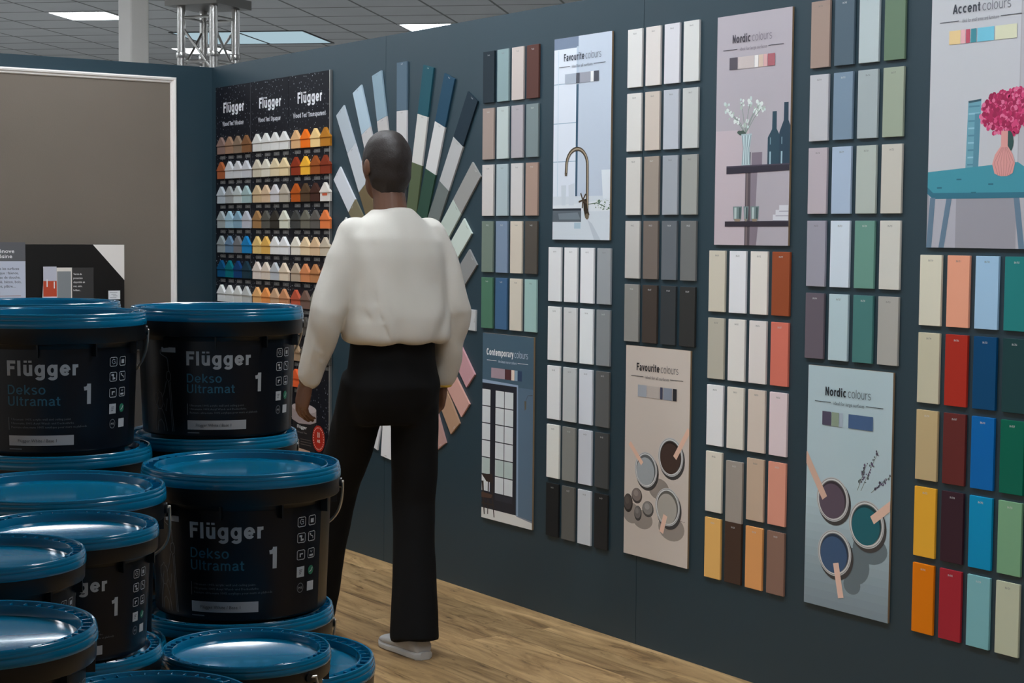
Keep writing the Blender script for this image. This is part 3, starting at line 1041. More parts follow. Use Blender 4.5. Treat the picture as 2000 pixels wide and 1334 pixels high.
# --- teal table
t, a = poster('poster', 'lilac grey poster of pink flowers on a teal table, headed Accent colours', -3.325, 2.164, PW, PH, 1.16)
a.rect(0, 0, 1, 1, (188, 189, 194))
a.rect(0, 0.77, 1, 1, (150, 148, 156))
a.rect(0.02, 0.76, 0.3, 1, (172, 171, 180))
a.rect(0.90, 0, 1, 1, (176, 174, 180))
a.rect(0.895, 0, 0.905, 1, (164, 162, 168))
a.poly([(0.40, .452), (0.53, .447), (0.515, .722), (0.385, .722)], (104, 156, 172))
for q in range(9):
    a.rect(0.405, .47 + q * .027, 0.515, .476 + q * .027, (140, 186, 198) if q % 2 else (80, 130, 148))
a.cpoly([(0.47, .50), (0.525, .50), (0.512, .72), (0.46, .72)], (84, 134, 152))
a.poly([(0.40, .452), (0.53, .447), (0.525, .455), (0.405, .46)], (52, 84, 96))
a.cpoly([(-.1, .715), (0.9, .685), (1.1, .74), (1.1, .795), (0.05, .795), (-.1, .75)], (64, 142, 158))
a.cpoly([(0.0, .77), (0.06, .792), (1.1, .795), (1.1, .815), (0.06, .815), (0.0, .795)], (48, 108, 128))
for u, v in ((.1, .77), (.45, .79), (.3, .74), (.62, .76)):
    a.rect(u, v, u + .05, v + .006, (42, 104, 120))
for q0, q1 in (((.03, .81), (0.0, 1.0)), ((.2, .815), (.13, 1.0)), ((.87, .815), (.93, 1.0))):
    a.cpoly([(q0[0], q0[1]), (q0[0] + .055, q0[1]), (q1[0] + .055, q1[1]), (q1[0], q1[1])], (98, 122, 142))
random.seed(11)
a.scatter(True)
a.cpoly(ell(0.80, .495, .23, .07, 24), (160, 34, 82))
for q in range(460):
    an, rr = random.uniform(0, 6.283), math.sqrt(random.random())
    u, v = 0.80 + 0.27 * rr * math.cos(an), 0.505 + 0.085 * rr * math.sin(an) - 0.06 * max(0, math.cos(an)) * 0.5
    a.disc(u, v, random.uniform(.004, .0085), random.choice([(186, 44, 96), (204, 70, 118), (150, 30, 74), (214, 110, 146), (168, 36, 84)]), 1, 7)
a.scatter(False)
a.cpoly(ell(0.81, .61, .045, .04, 16), (48, 78, 76))
a.poly([(0.735, .57), (0.80, .57), (0.80, .625), (0.85, .655), (0.875, .69), (0.855, .725), (0.80, .735), (0.74, .735), (0.68, .725), (0.655, .69), (0.68, .655), (0.735, .625)], (212, 150, 146))
for q in range(7):
    a.stroke([(0.745 + q * .008, .63), (0.675 + q * .031, .685), (0.715 + q * .018, .733)], 0.0018, (184, 122, 122))
heading(a, 'Accent', 'colours', 'ideal for small areas and furniture', (64, 68, 76), (112, 114, 122), 0.123, 0.22, 0.80)
for u0, u1, c in ((.19, .305, (222, 194, 142)), (.31, .355, (222, 172, 176)), (.36, .40, (184, 80, 98)), (.41, .465, (62, 134, 146)), (.475, .64, (112, 186, 208)), (.65, .86, (208, 208, 180))):
    a.rect(u0, .185, u1, .236, c)
a.mb.build('picture', t, recalc=False)

# --- blue French window
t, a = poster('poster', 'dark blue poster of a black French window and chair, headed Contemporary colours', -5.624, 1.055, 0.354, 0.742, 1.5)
a.rect(0, 0, 1, 1, (62, 83, 97))
a.rect(0.72, 0.27, 1, 0.95, (78, 97, 114))
a.poly([(0, .25), (0.71, .258), (0.73, 1.0), (0.70, 1.0), (0.685, .272), (0, .268)], (128, 144, 164))
a.rect(0, 0.268, 0.685, 0.945, (30, 32, 40))
for u0, u1, vs in ((0.0, 0.165, 6), (0.27, 0.62, 6)):
    for i in range(vs):
        v0 = .302 + i * .0925
        cols = [(u0, u1)] if u0 == 0 else [(u0, .44), (.452, u1)]
        for x0_, x1_ in cols:
            a.rect(x0_, v0, x1_, v0 + .087, (186, 189, 190) if i != 4 else (160, 172, 168))
a.rect(0.27, .86, .62, .89, (40, 42, 50))
a.poly([(0, .945), (0.70, .945), (1, .955), (1, 1), (0, 1)], (190, 188, 184))
a.poly([(0.70, .945), (1, .955), (1, .965), (0.70, .95)], (108, 112, 124))
a.stroke([(0.99, .30), (0.9, .305), (0.86, .335)], 0.002, (52, 54, 62))
a.poly([(0.835, .335), (0.875, .335), (0.87, .375), (0.84, .385)], (86, 78, 66))
CH = (44, 36, 34)
a.poly([(0.0, .765), (0.22, .752), (0.24, .80), (0.10, .80)], CH)
a.stroke([(0.21, .76), (0.22, .87), (0.26, .985)], 0.010, CH, 0.006)
a.stroke([(0.02, .80), (0.06, .98)], 0.014, CH, 0.007)
a.stroke([(0.14, .80), (0.13, .975)], 0.008, CH, 0.006)
a.poly([(0.0, .86), (0.22, .865), (0.2, .885), (0, .89)], (70, 52, 44))
a.stroke([(0.0, .92), (0.24, .92)], 0.006, CH)
heading(a, 'Contemporary', 'colours', 'the latest interior colours', (216, 218, 222), (176, 184, 196), 0.116, 0.08, 0.90)
for u0, u1, c in ((.18, .45, (144, 124, 132)), (.455, .575, (76, 42, 44)), (.58, .64, (202, 182, 166)), (.645, .70, (122, 142, 158)), (.705, .785, (42, 58, 82))):
    a.rect(u0, .182, u1, .236, c)
a.mb.build('picture', t, recalc=False)

def tin(a, u, v, r, c, rim=(168, 168, 168)):
    a.disc(u + .02, v + .012, r * 1.03, (58, 56, 56))
    a.disc(u, v, r, rim)
    a.disc(u, v, r * .955, (112, 111, 110))
    a.disc(u, v, r * .93, (184, 184, 183))
    a.disc(u, v, r * .86, (96, 95, 94))
    a.disc(u, v, r * .82, tuple(int(q * .6) for q in c))
    a.disc(u - .008, v + .008, r * .79, c)
def stick(a, p, q, wd=0.017, c=(200, 164, 144)):
    P, Q = Vector((p[0] * a.w, p[1] * a.h)), Vector((q[0] * a.w, q[1] * a.h))
    d = (Q - P).normalized() * wd / 2
    n = Vector((-d.y, d.x))
    a.cpoly([(v.x / a.w, v.y / a.h) for v in (P + n, Q + n, Q - n, P - n)], c)

# --- beige paint tins
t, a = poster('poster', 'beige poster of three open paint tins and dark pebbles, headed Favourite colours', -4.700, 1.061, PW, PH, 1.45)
a.rect(0, 0, 1, 1, (180, 169, 160))
for u, v, rx, ry in ((.12, .80, .14, .05), (.3, .82, .16, .045), (.75, .83, .2, .06), (.55, .66, .16, .05)):
    a.cpoly(ell(u, v, rx, ry, 24), (132, 123, 116))
for u, v, rx, ry, c in ((.065, .755, .075, .045, (70, 64, 62)), (.205, .712, .085, .037, (112, 102, 98)), (.225, .795, .06, .036, (98, 94, 92)), (.385, .765, .09, .038, (120, 116, 113))):
    a.cpoly(ell(u, v, rx, ry, 24), tuple(int(q * .6) for q in c))
    a.cpoly(ell(u - .006, v - .005, rx * .86, ry * .82, 24), c)
    a.cpoly(ell(u - .015, v - .012, rx * .45, ry * .4, 16), tuple(min(255, int(q * 1.16)) for q in c))
tin(a, .725, .50, .067, (60, 46, 41))
tin(a, .345, .58, .062, (142, 147, 150))
tin(a, .69, .735, .066, (152, 147, 139))
stick(a, (.08, .465), (.285, .555))
stick(a, (1.0, .36), (.79, .50), 0.020)
a.stroke([(.66, .775), (.60, .86)], 0.022, (204, 170, 152))
a.stroke([(.88, .79), (.91, .786), (.935, .791), (.96, .787)], 0.0015, (120, 110, 104))
heading(a, 'Favourite', 'colours', 'ideal for all surfaces', (44, 42, 44), (92, 88, 88), 0.115, 0.17, 0.83)
for u0, u1, c in ((.2, .34, (142, 146, 153)), (.345, .54, (166, 156, 149)), (.55, .59, (58, 60, 78)), (.60, .735, (120, 126, 138)), (.745, .805, (40, 40, 44))):
    a.rect(u0, .182, u1, .238, c)
a.mb.build('picture', t, recalc=False)

# --- pale blue paint tins
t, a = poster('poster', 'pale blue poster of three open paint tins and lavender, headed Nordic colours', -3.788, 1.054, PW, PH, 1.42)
a.rect(0, 0, 1, 1, (160, 178, 184))
for i in range(14):                       # light falloff towards the poster's foot, put into the print colour
    q = i / 13
    a.rect(0, .52 + i * .0343, 1, min(1, .52 + (i + 1) * .0343), tuple(int(x + (y - x) * q) for x, y in zip((160, 178, 184), (118, 132, 140))))
for u, v, rx, ry in ((.78, .72, .2, .06), (.62, .80, .16, .075), (.58, .88, .10, .04)):
    a.cpoly(ell(u, v, rx, ry, 24), (92, 104, 110))
random.seed(23)
a.scatter(True)
for base, tip in (((.66, .49), (.85, .32)), ((.78, .49), (1.0, .41)), ((.62, .49), (.72, .38))):
    a.stroke([base, tip], 0.002, (116, 124, 118))
    for q in range(26):
        f = random.uniform(.25, 1)
        a.disc(base[0] + (tip[0] - base[0]) * f + random.uniform(-.02, .02), base[1] + (tip[1] - base[1]) * f + random.uniform(-.008, .008), random.uniform(.0015, .004), random.choice([(84, 70, 96), (62, 60, 74), (96, 92, 108), (74, 84, 84)]), 1.3, 7)
a.scatter(False)
tin(a, .33, .545, .068, (82, 70, 82))
tin(a, .735, .622, .072, (22, 86, 96))
tin(a, .365, .765, .071, (54, 78, 108))
stick(a, (-.02, .37), (.235, .545), 0.024, (192, 158, 140))
stick(a, (1.03, .52), (.80, .60), 0.026, (202, 168, 150))
a.stroke([(.385, .805), (.455, .945)], 0.0235, (206, 172, 156))
heading(a, 'Nordic', 'colours', 'ideal for large surfaces', (34, 40, 46), (76, 86, 92), 0.119, 0.21, 0.76)
for u0, u1, c in ((.185, .292, (72, 66, 84)), (.298, .385, (126, 140, 122)), (.39, .432, (148, 160, 172)), (.50, .785, (62, 86, 120))):
    a.rect(u0, .185, u1, .242, c)
a.mb.build('picture', t, recalc=False)
# ================================================================== DARK DISPLAY PANELS WITH MODEL HOUSES
def snow_mat():
    m = D.materials.new('night_sky_print')
    m.use_nodes = True
    nt = m.node_tree
    N, L = nt.nodes.new, nt.links.new
    b = nt.nodes['Principled BSDF']
    tc = N('ShaderNodeTexCoord')
    mp = N('ShaderNodeMapping')
    mp.inputs['Scale'].default_value = (1, 0.75, 1)
    sx = N('ShaderNodeSeparateXYZ'); cx_ = N('ShaderNodeCombineXYZ')
    L(tc.outputs['Object'], sx.inputs[0]); L(sx.outputs['X'], cx_.inputs['X']); L(sx.outputs['Z'], cx_.inputs['Y'])
    L(cx_.outputs[0], mp.inputs['Vector'])
    nz = N('ShaderNodeTexNoise'); nz.inputs['Scale'].default_value = 12; nz.inputs['Detail'].default_value = 1
    L(mp.outputs['Vector'], nz.inputs['Vector'])
    vo = N('ShaderNodeTexVoronoi'); vo.inputs['Scale'].default_value = 58; vo.feature = 'F1'; vo.voronoi_dimensions = '2D'
    ad = N('ShaderNodeVectorMath'); ad.operation = 'MULTIPLY_ADD'
    L(nz.outputs['Color'], ad.inputs[0]); ad.inputs[1].default_value = (0.05, 0.05, 0); L(mp.outputs['Vector'], ad.inputs[2])
    L(ad.outputs[0], vo.inputs['Vector'])
    lt = N('ShaderNodeMath'); lt.operation = 'LESS_THAN'; lt.inputs[1].default_value = 0.125
    L(vo.outputs['Distance'], lt.inputs[0])
    sp = N('ShaderNodeSeparateColor'); L(vo.outputs['Color'], sp.inputs[0])
    g2 = N('ShaderNodeMath'); g2.operation = 'GREATER_THAN'; g2.inputs[1].default_value = 0.55
    L(sp.outputs[0], g2.inputs[0])
    mu = N('ShaderNodeMath'); mu.operation = 'MULTIPLY'; L(lt.outputs[0], mu.inputs[0]); L(g2.outputs[0], mu.inputs[1])
    mu2 = N('ShaderNodeMath'); mu2.operation = 'MULTIPLY'; L(mu.outputs[0], mu2.inputs[0]); L(sp.outputs[1], mu2.inputs[1])
    mx = N('ShaderNodeMix'); mx.data_type = 'RGBA'
    mx.inputs['A'].default_value = (*lin((17, 19, 28)), 1)
    mx.inputs['B'].default_value = (*lin((190, 195, 205)), 1)
    L(mu2.outputs[0], mx.inputs['Factor'])
    L(mx.outputs['Result'], b.inputs['Base Color'])
    b.inputs['Roughness'].default_value = 0.55
    b.inputs['Specular IOR Level'].default_value = 0.25
    return m
SNOW = snow_mat()
ALU = mat('aluminium_edge_trim', (190, 188, 186), 0.35, metal=0.9)
TAGM = mat('grey_code_label', (104, 104, 104), 0.5)
TAGI = mat('label_ink', (185, 185, 185), 0.5)
HX = [-8.124, -7.704, -7.284]
HP, HZ, HR = 0.0987, 1.844, 0.1262      # house pitch, first base height, row pitch
HOUSES = [
  [[(128, 104, 96), (146, 114, 92), (128, 108, 90), (124, 84, 54)], [(152, 84, 50), (192, 192, 194), (190, 190, 192), (188, 188, 192)],
   [(166, 175, 182), (150, 152, 152), (178, 185, 184), (150, 172, 172)], [(142, 149, 150), (148, 178, 192), (120, 150, 168), (172, 174, 182)],
   [(130, 138, 140), (92, 118, 142), (104, 105, 108), (24, 112, 164)], [(6, 66, 104), (0, 92, 102), (12, 52, 96), (24, 48, 60)],
   [(205, 205, 203), (200, 200, 197), (190, 190, 186), (172, 174, 172)]],
  [[(205, 203, 198), (206, 204, 200), (208, 206, 202), (210, 208, 204)], [(194, 184, 164), (204, 198, 182), (208, 190, 156), (212, 190, 148)],
   [(190, 165, 130), (198, 170, 140), (190, 186, 188), (172, 161, 146)], [(150, 112, 72), (82, 80, 74), (50, 46, 40), (198, 198, 182)],
   [(205, 174, 112), (205, 160, 82), (212, 210, 208), (215, 211, 211)], [(200, 188, 180), (198, 184, 170), (170, 172, 176), (205, 188, 166)],
   [(205, 156, 102), (205, 132, 74), (180, 146, 116), (180, 126, 90)]],
  [[(205, 162, 116), (226, 110, 26), (226, 192, 132), (172, 112, 32)], [(132, 48, 24), (228, 166, 52), (142, 74, 32), (122, 48, 26)],
   [(168, 78, 22), (78, 58, 40), (64, 38, 30), (206, 199, 191)], [(62, 62, 60), (98, 95, 84), (84, 80, 76), (206, 112, 62)],
   [(214, 205, 192), (210, 186, 150), (196, 166, 132), (180, 166, 146)], [(168, 150, 130), (190, 122, 80), (166, 112, 72), (134, 90, 70)],
   [(165, 76, 54), (104, 80, 70), (112, 110, 100), (98, 95, 88)], [(120, 100, 84), (70, 66, 62), (58, 56, 54), (200, 198, 192)],
   [(140, 116, 92), (94, 88, 78), (66, 62, 58), (60, 58, 54)], [(206, 82, 42), (196, 126, 44)]],
]
NAMES = ['left', 'middle', 'right']
panels = []
bz0, bz1 = 0.40, 2.190
for i, (xa, xb) in enumerate(((-8.160, -7.743), (-7.741, -7.332), (-7.330, -6.910))):
    t = thing('display_panel', f'black snow-flecked panel of model houses, {NAMES[i]} one of the three joined panels', 'display panel', (xa, -0.0006, bz1), 0, 'dark display panels with model houses')
    wd = xb - xa
    MB().box((0, -0.009, bz0 - bz1), (wd, 0, 0), SNOW).build('board', t, bevel=0.0006)
    a = Art(wd, bz1 - bz0, 1.3, 0.4, lambda x, y, z: (x, -0.0092 - z, -y))
    sub = ('Wood Tex® Window', 'Wood Tex® Opaque', 'Wood Tex® Transparent')[i]
    a.word('Flügger', 0.215, (bz1 - 2.055) / a.h, 0.052, (208, 209, 213), .20, width=0.60)
    a.mb.build('brand_lettering', t, recalc=False)
    a = Art(wd, bz1 - bz0, 1.3, 0.4, lambda x, y, z: (x, -0.0092 - z, -y))
    a.word(sub, 0.20 if i < 2 else 0.12, (bz1 - 1.988) / a.h, 0.022, (190, 192, 198), .18, width=0.60 if i < 2 else 0.78)
    a.mb.build('product_lettering', t, recalc=False)
    if i == 2:                                  # tin picture and round guarantee badge at the foot
        a = Art(wd, bz1 - bz0, 1.3, 0.4, lambda x, y, z: (x, -0.0092 - z, -y))
        zt = lambda z: (bz1 - z) / a.h
        xt = lambda x: (x - xa) / wd
        a.poly([(xt(-7.285), zt(.61)), (xt(-7.045), zt(.59)), (xt(-7.06), zt(.36)), (xt(-7.27), zt(.36))], (32, 29, 30))
        a.cpoly([(xt(-7.29), zt(.615)), (xt(-7.04), zt(.610)), (xt(-7.04), zt(.555)), (xt(-7.10), zt(.54)), (xt(-7.22), zt(.535)), (xt(-7.29), zt(.55))], (150, 136, 136))
        a.cpoly(ell(xt(-7.165), zt(.612), .125 / wd, .022 / a.h), (176, 164, 164))
        a.text('Flügger', xt(-7.235), zt(.513), 0.016, (205, 205, 205), 0.02, width=0.24)
        a.text('Wood Tex', xt(-7.235), zt(.490), 0.009, (120, 112, 108), 0.01, width=0.24)
        a.text('3', xt(-7.235), zt(.432), 0.030, (150, 140, 134), 0.0, width=0.05)
        for q in range(3):
            a.rect(xt(-7.20), zt(.464 - .012 * q), xt(-7.09), zt(.461 - .012 * q), (92, 84, 80))
        a.poly([(xt(-7.235), zt(.418)), (xt(-7.10), zt(.412)), (xt(-7.10), zt(.388)), (xt(-7.235), zt(.394))], (190, 158, 138))
        a.mb.build('tin_picture', t, recalc=False)
        a = Art(wd, bz1 - bz0, 1.3, 0.4, lambda x, y, z: (x, -0.0100 - z, -y))
        a.disc(xt(-7.015), zt(.482), .062, (172, 44, 28))
        a.disc(xt(-7.015), zt(.482), .0605, (160, 36, 22))
        a.text('10', xt(-7.015), zt(.487), 0.026, (230, 214, 206), 0.03, align='C', xs=.8)
        a.text('ANS', xt(-7.015), zt(.463), 0.015, (230, 214, 206), 0.03, align='C', xs=.8)
        for q in range(26):
            an = 2 * math.pi * q / 26
            a.disc(xt(-7.015 + .051 * math.cos(an)), zt(.482 + .051 * math.sin(an)), .0034, (226, 190, 176), 1, 6)
    if i == 2:
        a.mb.build('guarantee_badge', t, recalc=False)
    # code labels under each house
    mb = MB()
    for r, row in enumerate(HOUSES[i]):
        for c in range(len(row)):
            lx = HX[i] + HP * (c + 0.55) - xa
            lz = HZ - HR * r - 0.0175 - bz1
            x = MB().box((lx - .0285, -0.0118, lz - .0085), (lx + .0285, -0.0093, lz + .0085), TAGM)
            place_text(x, 'U-%d' % (604 + 17 * r + 3 * c + i) if i < 2 else 'T-%d' % (106 + 9 * r + 2 * c), lx, lz - .003, .006, TAGI, lambda p, q: (p, -0.0122, q), 0.015, align='C', xs=.8, res=1)
            x.build('code_label', t)
    if i == 2:
        MB().box((wd, -0.014, bz0 - bz1), (wd + 0.0075, 0, 0.001), ALU).build('edge_trim', t, bevel=0.001)
    elif i == 0:
        MB().box((wd - 0.0022, -0.0105, bz0 - bz1), (wd + 0.0005, -0.0092, 0), mat('dark_joint_strip', (64, 66, 72), 0.4)).build('joint_strip', t)
    panels.append(t)

# one model house: square body and an overhanging gable roof block
hw = HP * 0.993
HM = mat('sample_paint', (200, 200, 200), 0.42)
body_me = MB().box((-hw / 2 + .002, -0.0110, 0), (hw / 2 - .002, 0, 0.045), HM).mesh('body', bevel=0.0006)
g = hw / 2
roof = MB().prism([(-g, -0.0145, 0.0405), (g, -0.0145, 0.0405), (g, -0.0145, 0.0435), (0.0035, -0.0145, 0.0865), (-0.0035, -0.0145, 0.0865), (-g, -0.0145, 0.0435)], (0, 0.0145, 0), HM)
roof_me = roof.mesh('gable_roof', bevel=0.0005)
for i in range(3):
    for r, row in enumerate(HOUSES[i]):
        for c, col in enumerate(row):
            z = HZ - HR * r
            x = HX[i] + HP * (c + 0.5)
            t = thing('model_house', f'{colour_word(col)} model house, {ORD[c]} in row {r + 1} from the top of the {NAMES[i]} display panel', 'model house', (x, -0.0094, z), 0, 'painted model houses on the display panels')
            for nm, me in (('body', body_me), ('gable_roof', roof_me)):
                o = D.objects.new(nm, me)
                COL.objects.link(o)
                o.parent = t
                o.material_slots[0].link = 'OBJECT'
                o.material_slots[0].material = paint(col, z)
            if (i, r, c) == (2, 2, 3):
                MB().box((-.024, -.0122, .026), (.022, -.0110, .037), mat('orange_sticker', (205, 92, 58), 0.5)).build('orange_sticker', t)

# ================================================================== BROCHURE STAND BY THE BACK WALL
CT = mat('counter_laminate', (70, 68, 66), 0.5)
cz = 0.90
t = thing('counter', 'low dark counter against the back wall under the brochure board, behind the tubs', 'counter', (-7.97, -1.02, 0))
MB().box((-0.20, -1.05, 0), (0.20, 0.93, cz - 0.03), CT).build('cabinet_body', t, bevel=0.003)
MB().box((-0.225, -1.08, cz - 0.03), (0.225, 0.955, cz), mat('counter_top_grey', (120, 118, 115), 0.4)).build('worktop', t, bevel=0.003)
# board
bx = -8.126
ty = lambda px: -0.524 - (246 - px) * 0.00261
tz = lambda py: 1.377 - (py - 480) * 0.00262
t = thing('brochure_board', 'black brochure display board with a white corner standing on the counter', 'display board', (bx, -1.0, cz))
L_ = lambda y, z: (y + 1.0, z - cz)
yl = -1.75
MB().box((-0.012, yl + 1.0, 0), (0, -0.524 + 1.0, 1.377 - cz), mat('black_board', (20, 19, 19), 0.35)).build('board', t, bevel=0.001)
MB().box((-0.075, yl + 1.0 + .2, 0), (-0.012, yl + 1.0 + .23, .3), mat('black_board', (20, 19, 19), 0.35)).build('back_brace', t)
def panel_art(x):
    return Art(1.0, 1.0, 1.9, 0.4, lambda u, v, q: (x + q, u + 1.0, v - cz))
a = panel_art(0.0004)
# Art space here: u = world y, v = world z
def q4(a, px0, py0, px1, py1, c):
    a.poly([(ty(px0), tz(py0)), (ty(px1), tz(py0)), (ty(px1), tz(py1)), (ty(px0), tz(py1))], c)
a.poly([(ty(183.5), tz(480.2)), (ty(245.8), tz(480.2)), (ty(245.8), tz(548))], (186, 178, 174))
q4(a, -220, 476.5, 53, 511.5, (74, 74, 77))
q4(a, -220, 511.5, 53, 640, (150, 154, 166))
def wtext(a, s, px, py, cap, c, bold=0.015, width=None, align='L'):
    p = a.p3()
    place_text(a.mb, s, ty(px), tz(py), cap * 0.0026, a.m(c), lambda x, y: p(x, y), bold, None if width is None else width * 0.0026, 1.0, align, 2)
wtext(a, 'R', -20, 506, 25, (235, 235, 236), 0.03, 22)
wtext(a, 'énove', 3.5, 496, 7.2, (235, 235, 236), 0.02, 29)
wtext(a, 'ésine', 3.5, 505.5, 7.2, (235, 235, 236), 0.02, 25)
for s, x1, y in (('Rénove toutes les surfaces', 41, 527.5), ('carrelage, plastique : faïence,', 40, 535.5), ('bac de douche,', 43, 543.5), ('PVC, stratifié, béton, bois,', 45, 551.8), ('ciment, plâtre....', 34.5, 560)):
    wtext(a, s, x1, y, 5.0, (62, 62, 74), 0.012, None, 'R')
q4(a, -60, 575, 44, 576.2, (120, 96, 92))
a.mb.build('printed_panel', t, recalc=False)
# price labels in holders
for yy in (568.0, 588.5):
    mb = MB()
    mb.box((0.0004, ty(209) + 1.0, tz(yy + 19) - cz), (0.004, ty(240) + 1.0, tz(yy - 1.5) - cz), mat('black_board', (20, 19, 19), 0.35))
    o = mb.build('price_holder', t)
    a = Art(1.0, 1.0, 1.9, 0.4, lambda u, v, q: (0.0042 + q, u + 1.0, v - cz))
    q4(a, 213, yy, 236.5, yy + 16.5, (176, 176, 178))
    for k in range(4):
        q4(a, 216 + 3 * (k % 3), yy + 3 + 3.3 * k, 231 - 2 * (k % 2), yy + 3.9 + 3.3 * k, (110, 110, 112))
    a.mb.build('price_label', o, recalc=False)
# leaflets standing on the counter against the board
def leaflet(name, label, px0, px1, py, x, tilt, draw, col, gap=0.0):
    t = thing(name, label, 'brochure', (x, ty((px0 + px1) / 2), cz))
    wv = abs(ty(px1) - ty(px0)); hv = tz(py) - cz
    t.rotation_euler = (tilt, 0, 0)
    mb = MB().box((-0.0015, -wv / 2, 0), (0, wv / 2, hv), mat('leaflet_paper', col, 0.45, k=1.9))
    mb.build('sheet', t)
    a = Art(wv, hv, 1.9, 0.4, lambda u, v, q: (0.0002 + q, u - wv / 2, hv - v))
    draw(a)
    if a.mb.f:
        a.mb.build('print', t, recalc=False)
    return t
leaflet('leaflet', 'narrow white leaflet leaning at the left of the red and white leaflet', 78, 86, 523, bx + 0.012, R(-3.5), lambda a: a.text('52', .25, .06, .008, (120, 120, 120), 0.01), (178, 176, 174))
def red(a):
    a.rect(0, 0, 1, .19, (150, 150, 160)); a.rect(0, .19, 1, .40, (150, 58, 38)); a.rect(0, .40, 1, 1, (176, 174, 182))
    a.rect(.24, .17, .32, .27, (196, 194, 192)); a.rect(.78, .2, .86, .29, (196, 194, 192))
    a.stroke([(.2, .62), (.18, .5), (.3, .45), (.36, .52), (.3, .58), (.35, .66)], .006, (70, 40, 44)); a.disc(.35, .62, .014, (120, 60, 60), .8); a.stroke([(.3, .65), (.6, .6), (.66, .52)], .007, (92, 48, 50))
leaflet('leaflet', 'red and white photo leaflet with a bird on the brochure board', 84.5, 110, 521.5, bx + 0.017, 0, red, (178, 176, 180))
def grey(a):
    a.rect(.03, .05, .93, .60, (104, 107, 109)); a.text('Carrelage,', .03, .72, .009, (90, 88, 86), 0.0, width=.6); a.text('salle de bain,', .0, .80, .009, (90, 88, 86), 0.0, width=.8)
leaflet('leaflet', 'white leaflet with a plain grey square, right of the red leaflet', 110.5, 140, 523.5, bx + 0.015, 0, grey, (176, 170, 164))
def blk(a):
    for i, s in enumerate(('Vernis de', 'protection', 'disponible en', 'mat, satin,', 'brillant...', '', '', 'Teintable en', 'machine', '', '', 'extérieur')):
        if s:
            a.text(s, .06, .10 + .055 * i, .0095, (176, 174, 172), 0.02, xs=.85)
leaflet('leaflet', 'dark leaflet with white French text beside the grey square leaflet', 140.5, 182.5, 523.5, bx + 0.013, 0, blk, (40, 39, 39))

# white tub standing on the counter end
WP = mat('white_plastic', (205, 200, 196), 0.35, k=1.25)
t = thing('paint_tub', 'small white lidded tub at the end of the counter, beside the white moulding', 'paint tub', (-7.93, -0.25, cz))
MB().lathe([(0, 0), (.092, 0), (.095, .004), (.104, .150), (.107, .152), (.107, .162), (0, .162)], 40, WP).build('body', t)
MB().lathe([(0, .163), (.112, .163), (.1145, .166), (.1145, .182), (.112, .186), (.106, .186), (.100, .181), (0, .180)], 40, WP).build('lid', t)
# ================================================================== PAINT TUBS
BLK = mat('black_tub_plastic', (14, 18, 23), 0.38, spec=0.5, var=0.15, vscale=12)
TEAL = mat('teal_lid_plastic', (0, 112, 152), 0.17, spec=0.5, coat=0.3, var=0.06, vscale=9)
WIRE = mat('galvanised_wire', (205, 200, 190), 0.35, metal=0.35)
INK_W = mat('label_white_ink', (190, 193, 197), 0.5)
INK_T = mat('label_teal_ink', (52, 108, 132), 0.5)
INK_G = mat('label_grey_ink', (120, 124, 130), 0.5)
INK_GR = mat('label_green_ink', (40, 120, 92), 0.5)
PAPER = mat('label_white_paper', (198, 199, 203), 0.5)
PAPER_INK = mat('label_paper_ink', (70, 72, 80), 0.5)
LABEL_BG = mat('label_navy_film', (10, 14, 24), 0.33)

BIG = dict(r=0.150, h=0.2305, rec=0.0130, k=1.0, kz=1.0)
SMALL = dict(r=0.100, h=0.1470, rec=0.0118, k=0.667, kz=0.64)

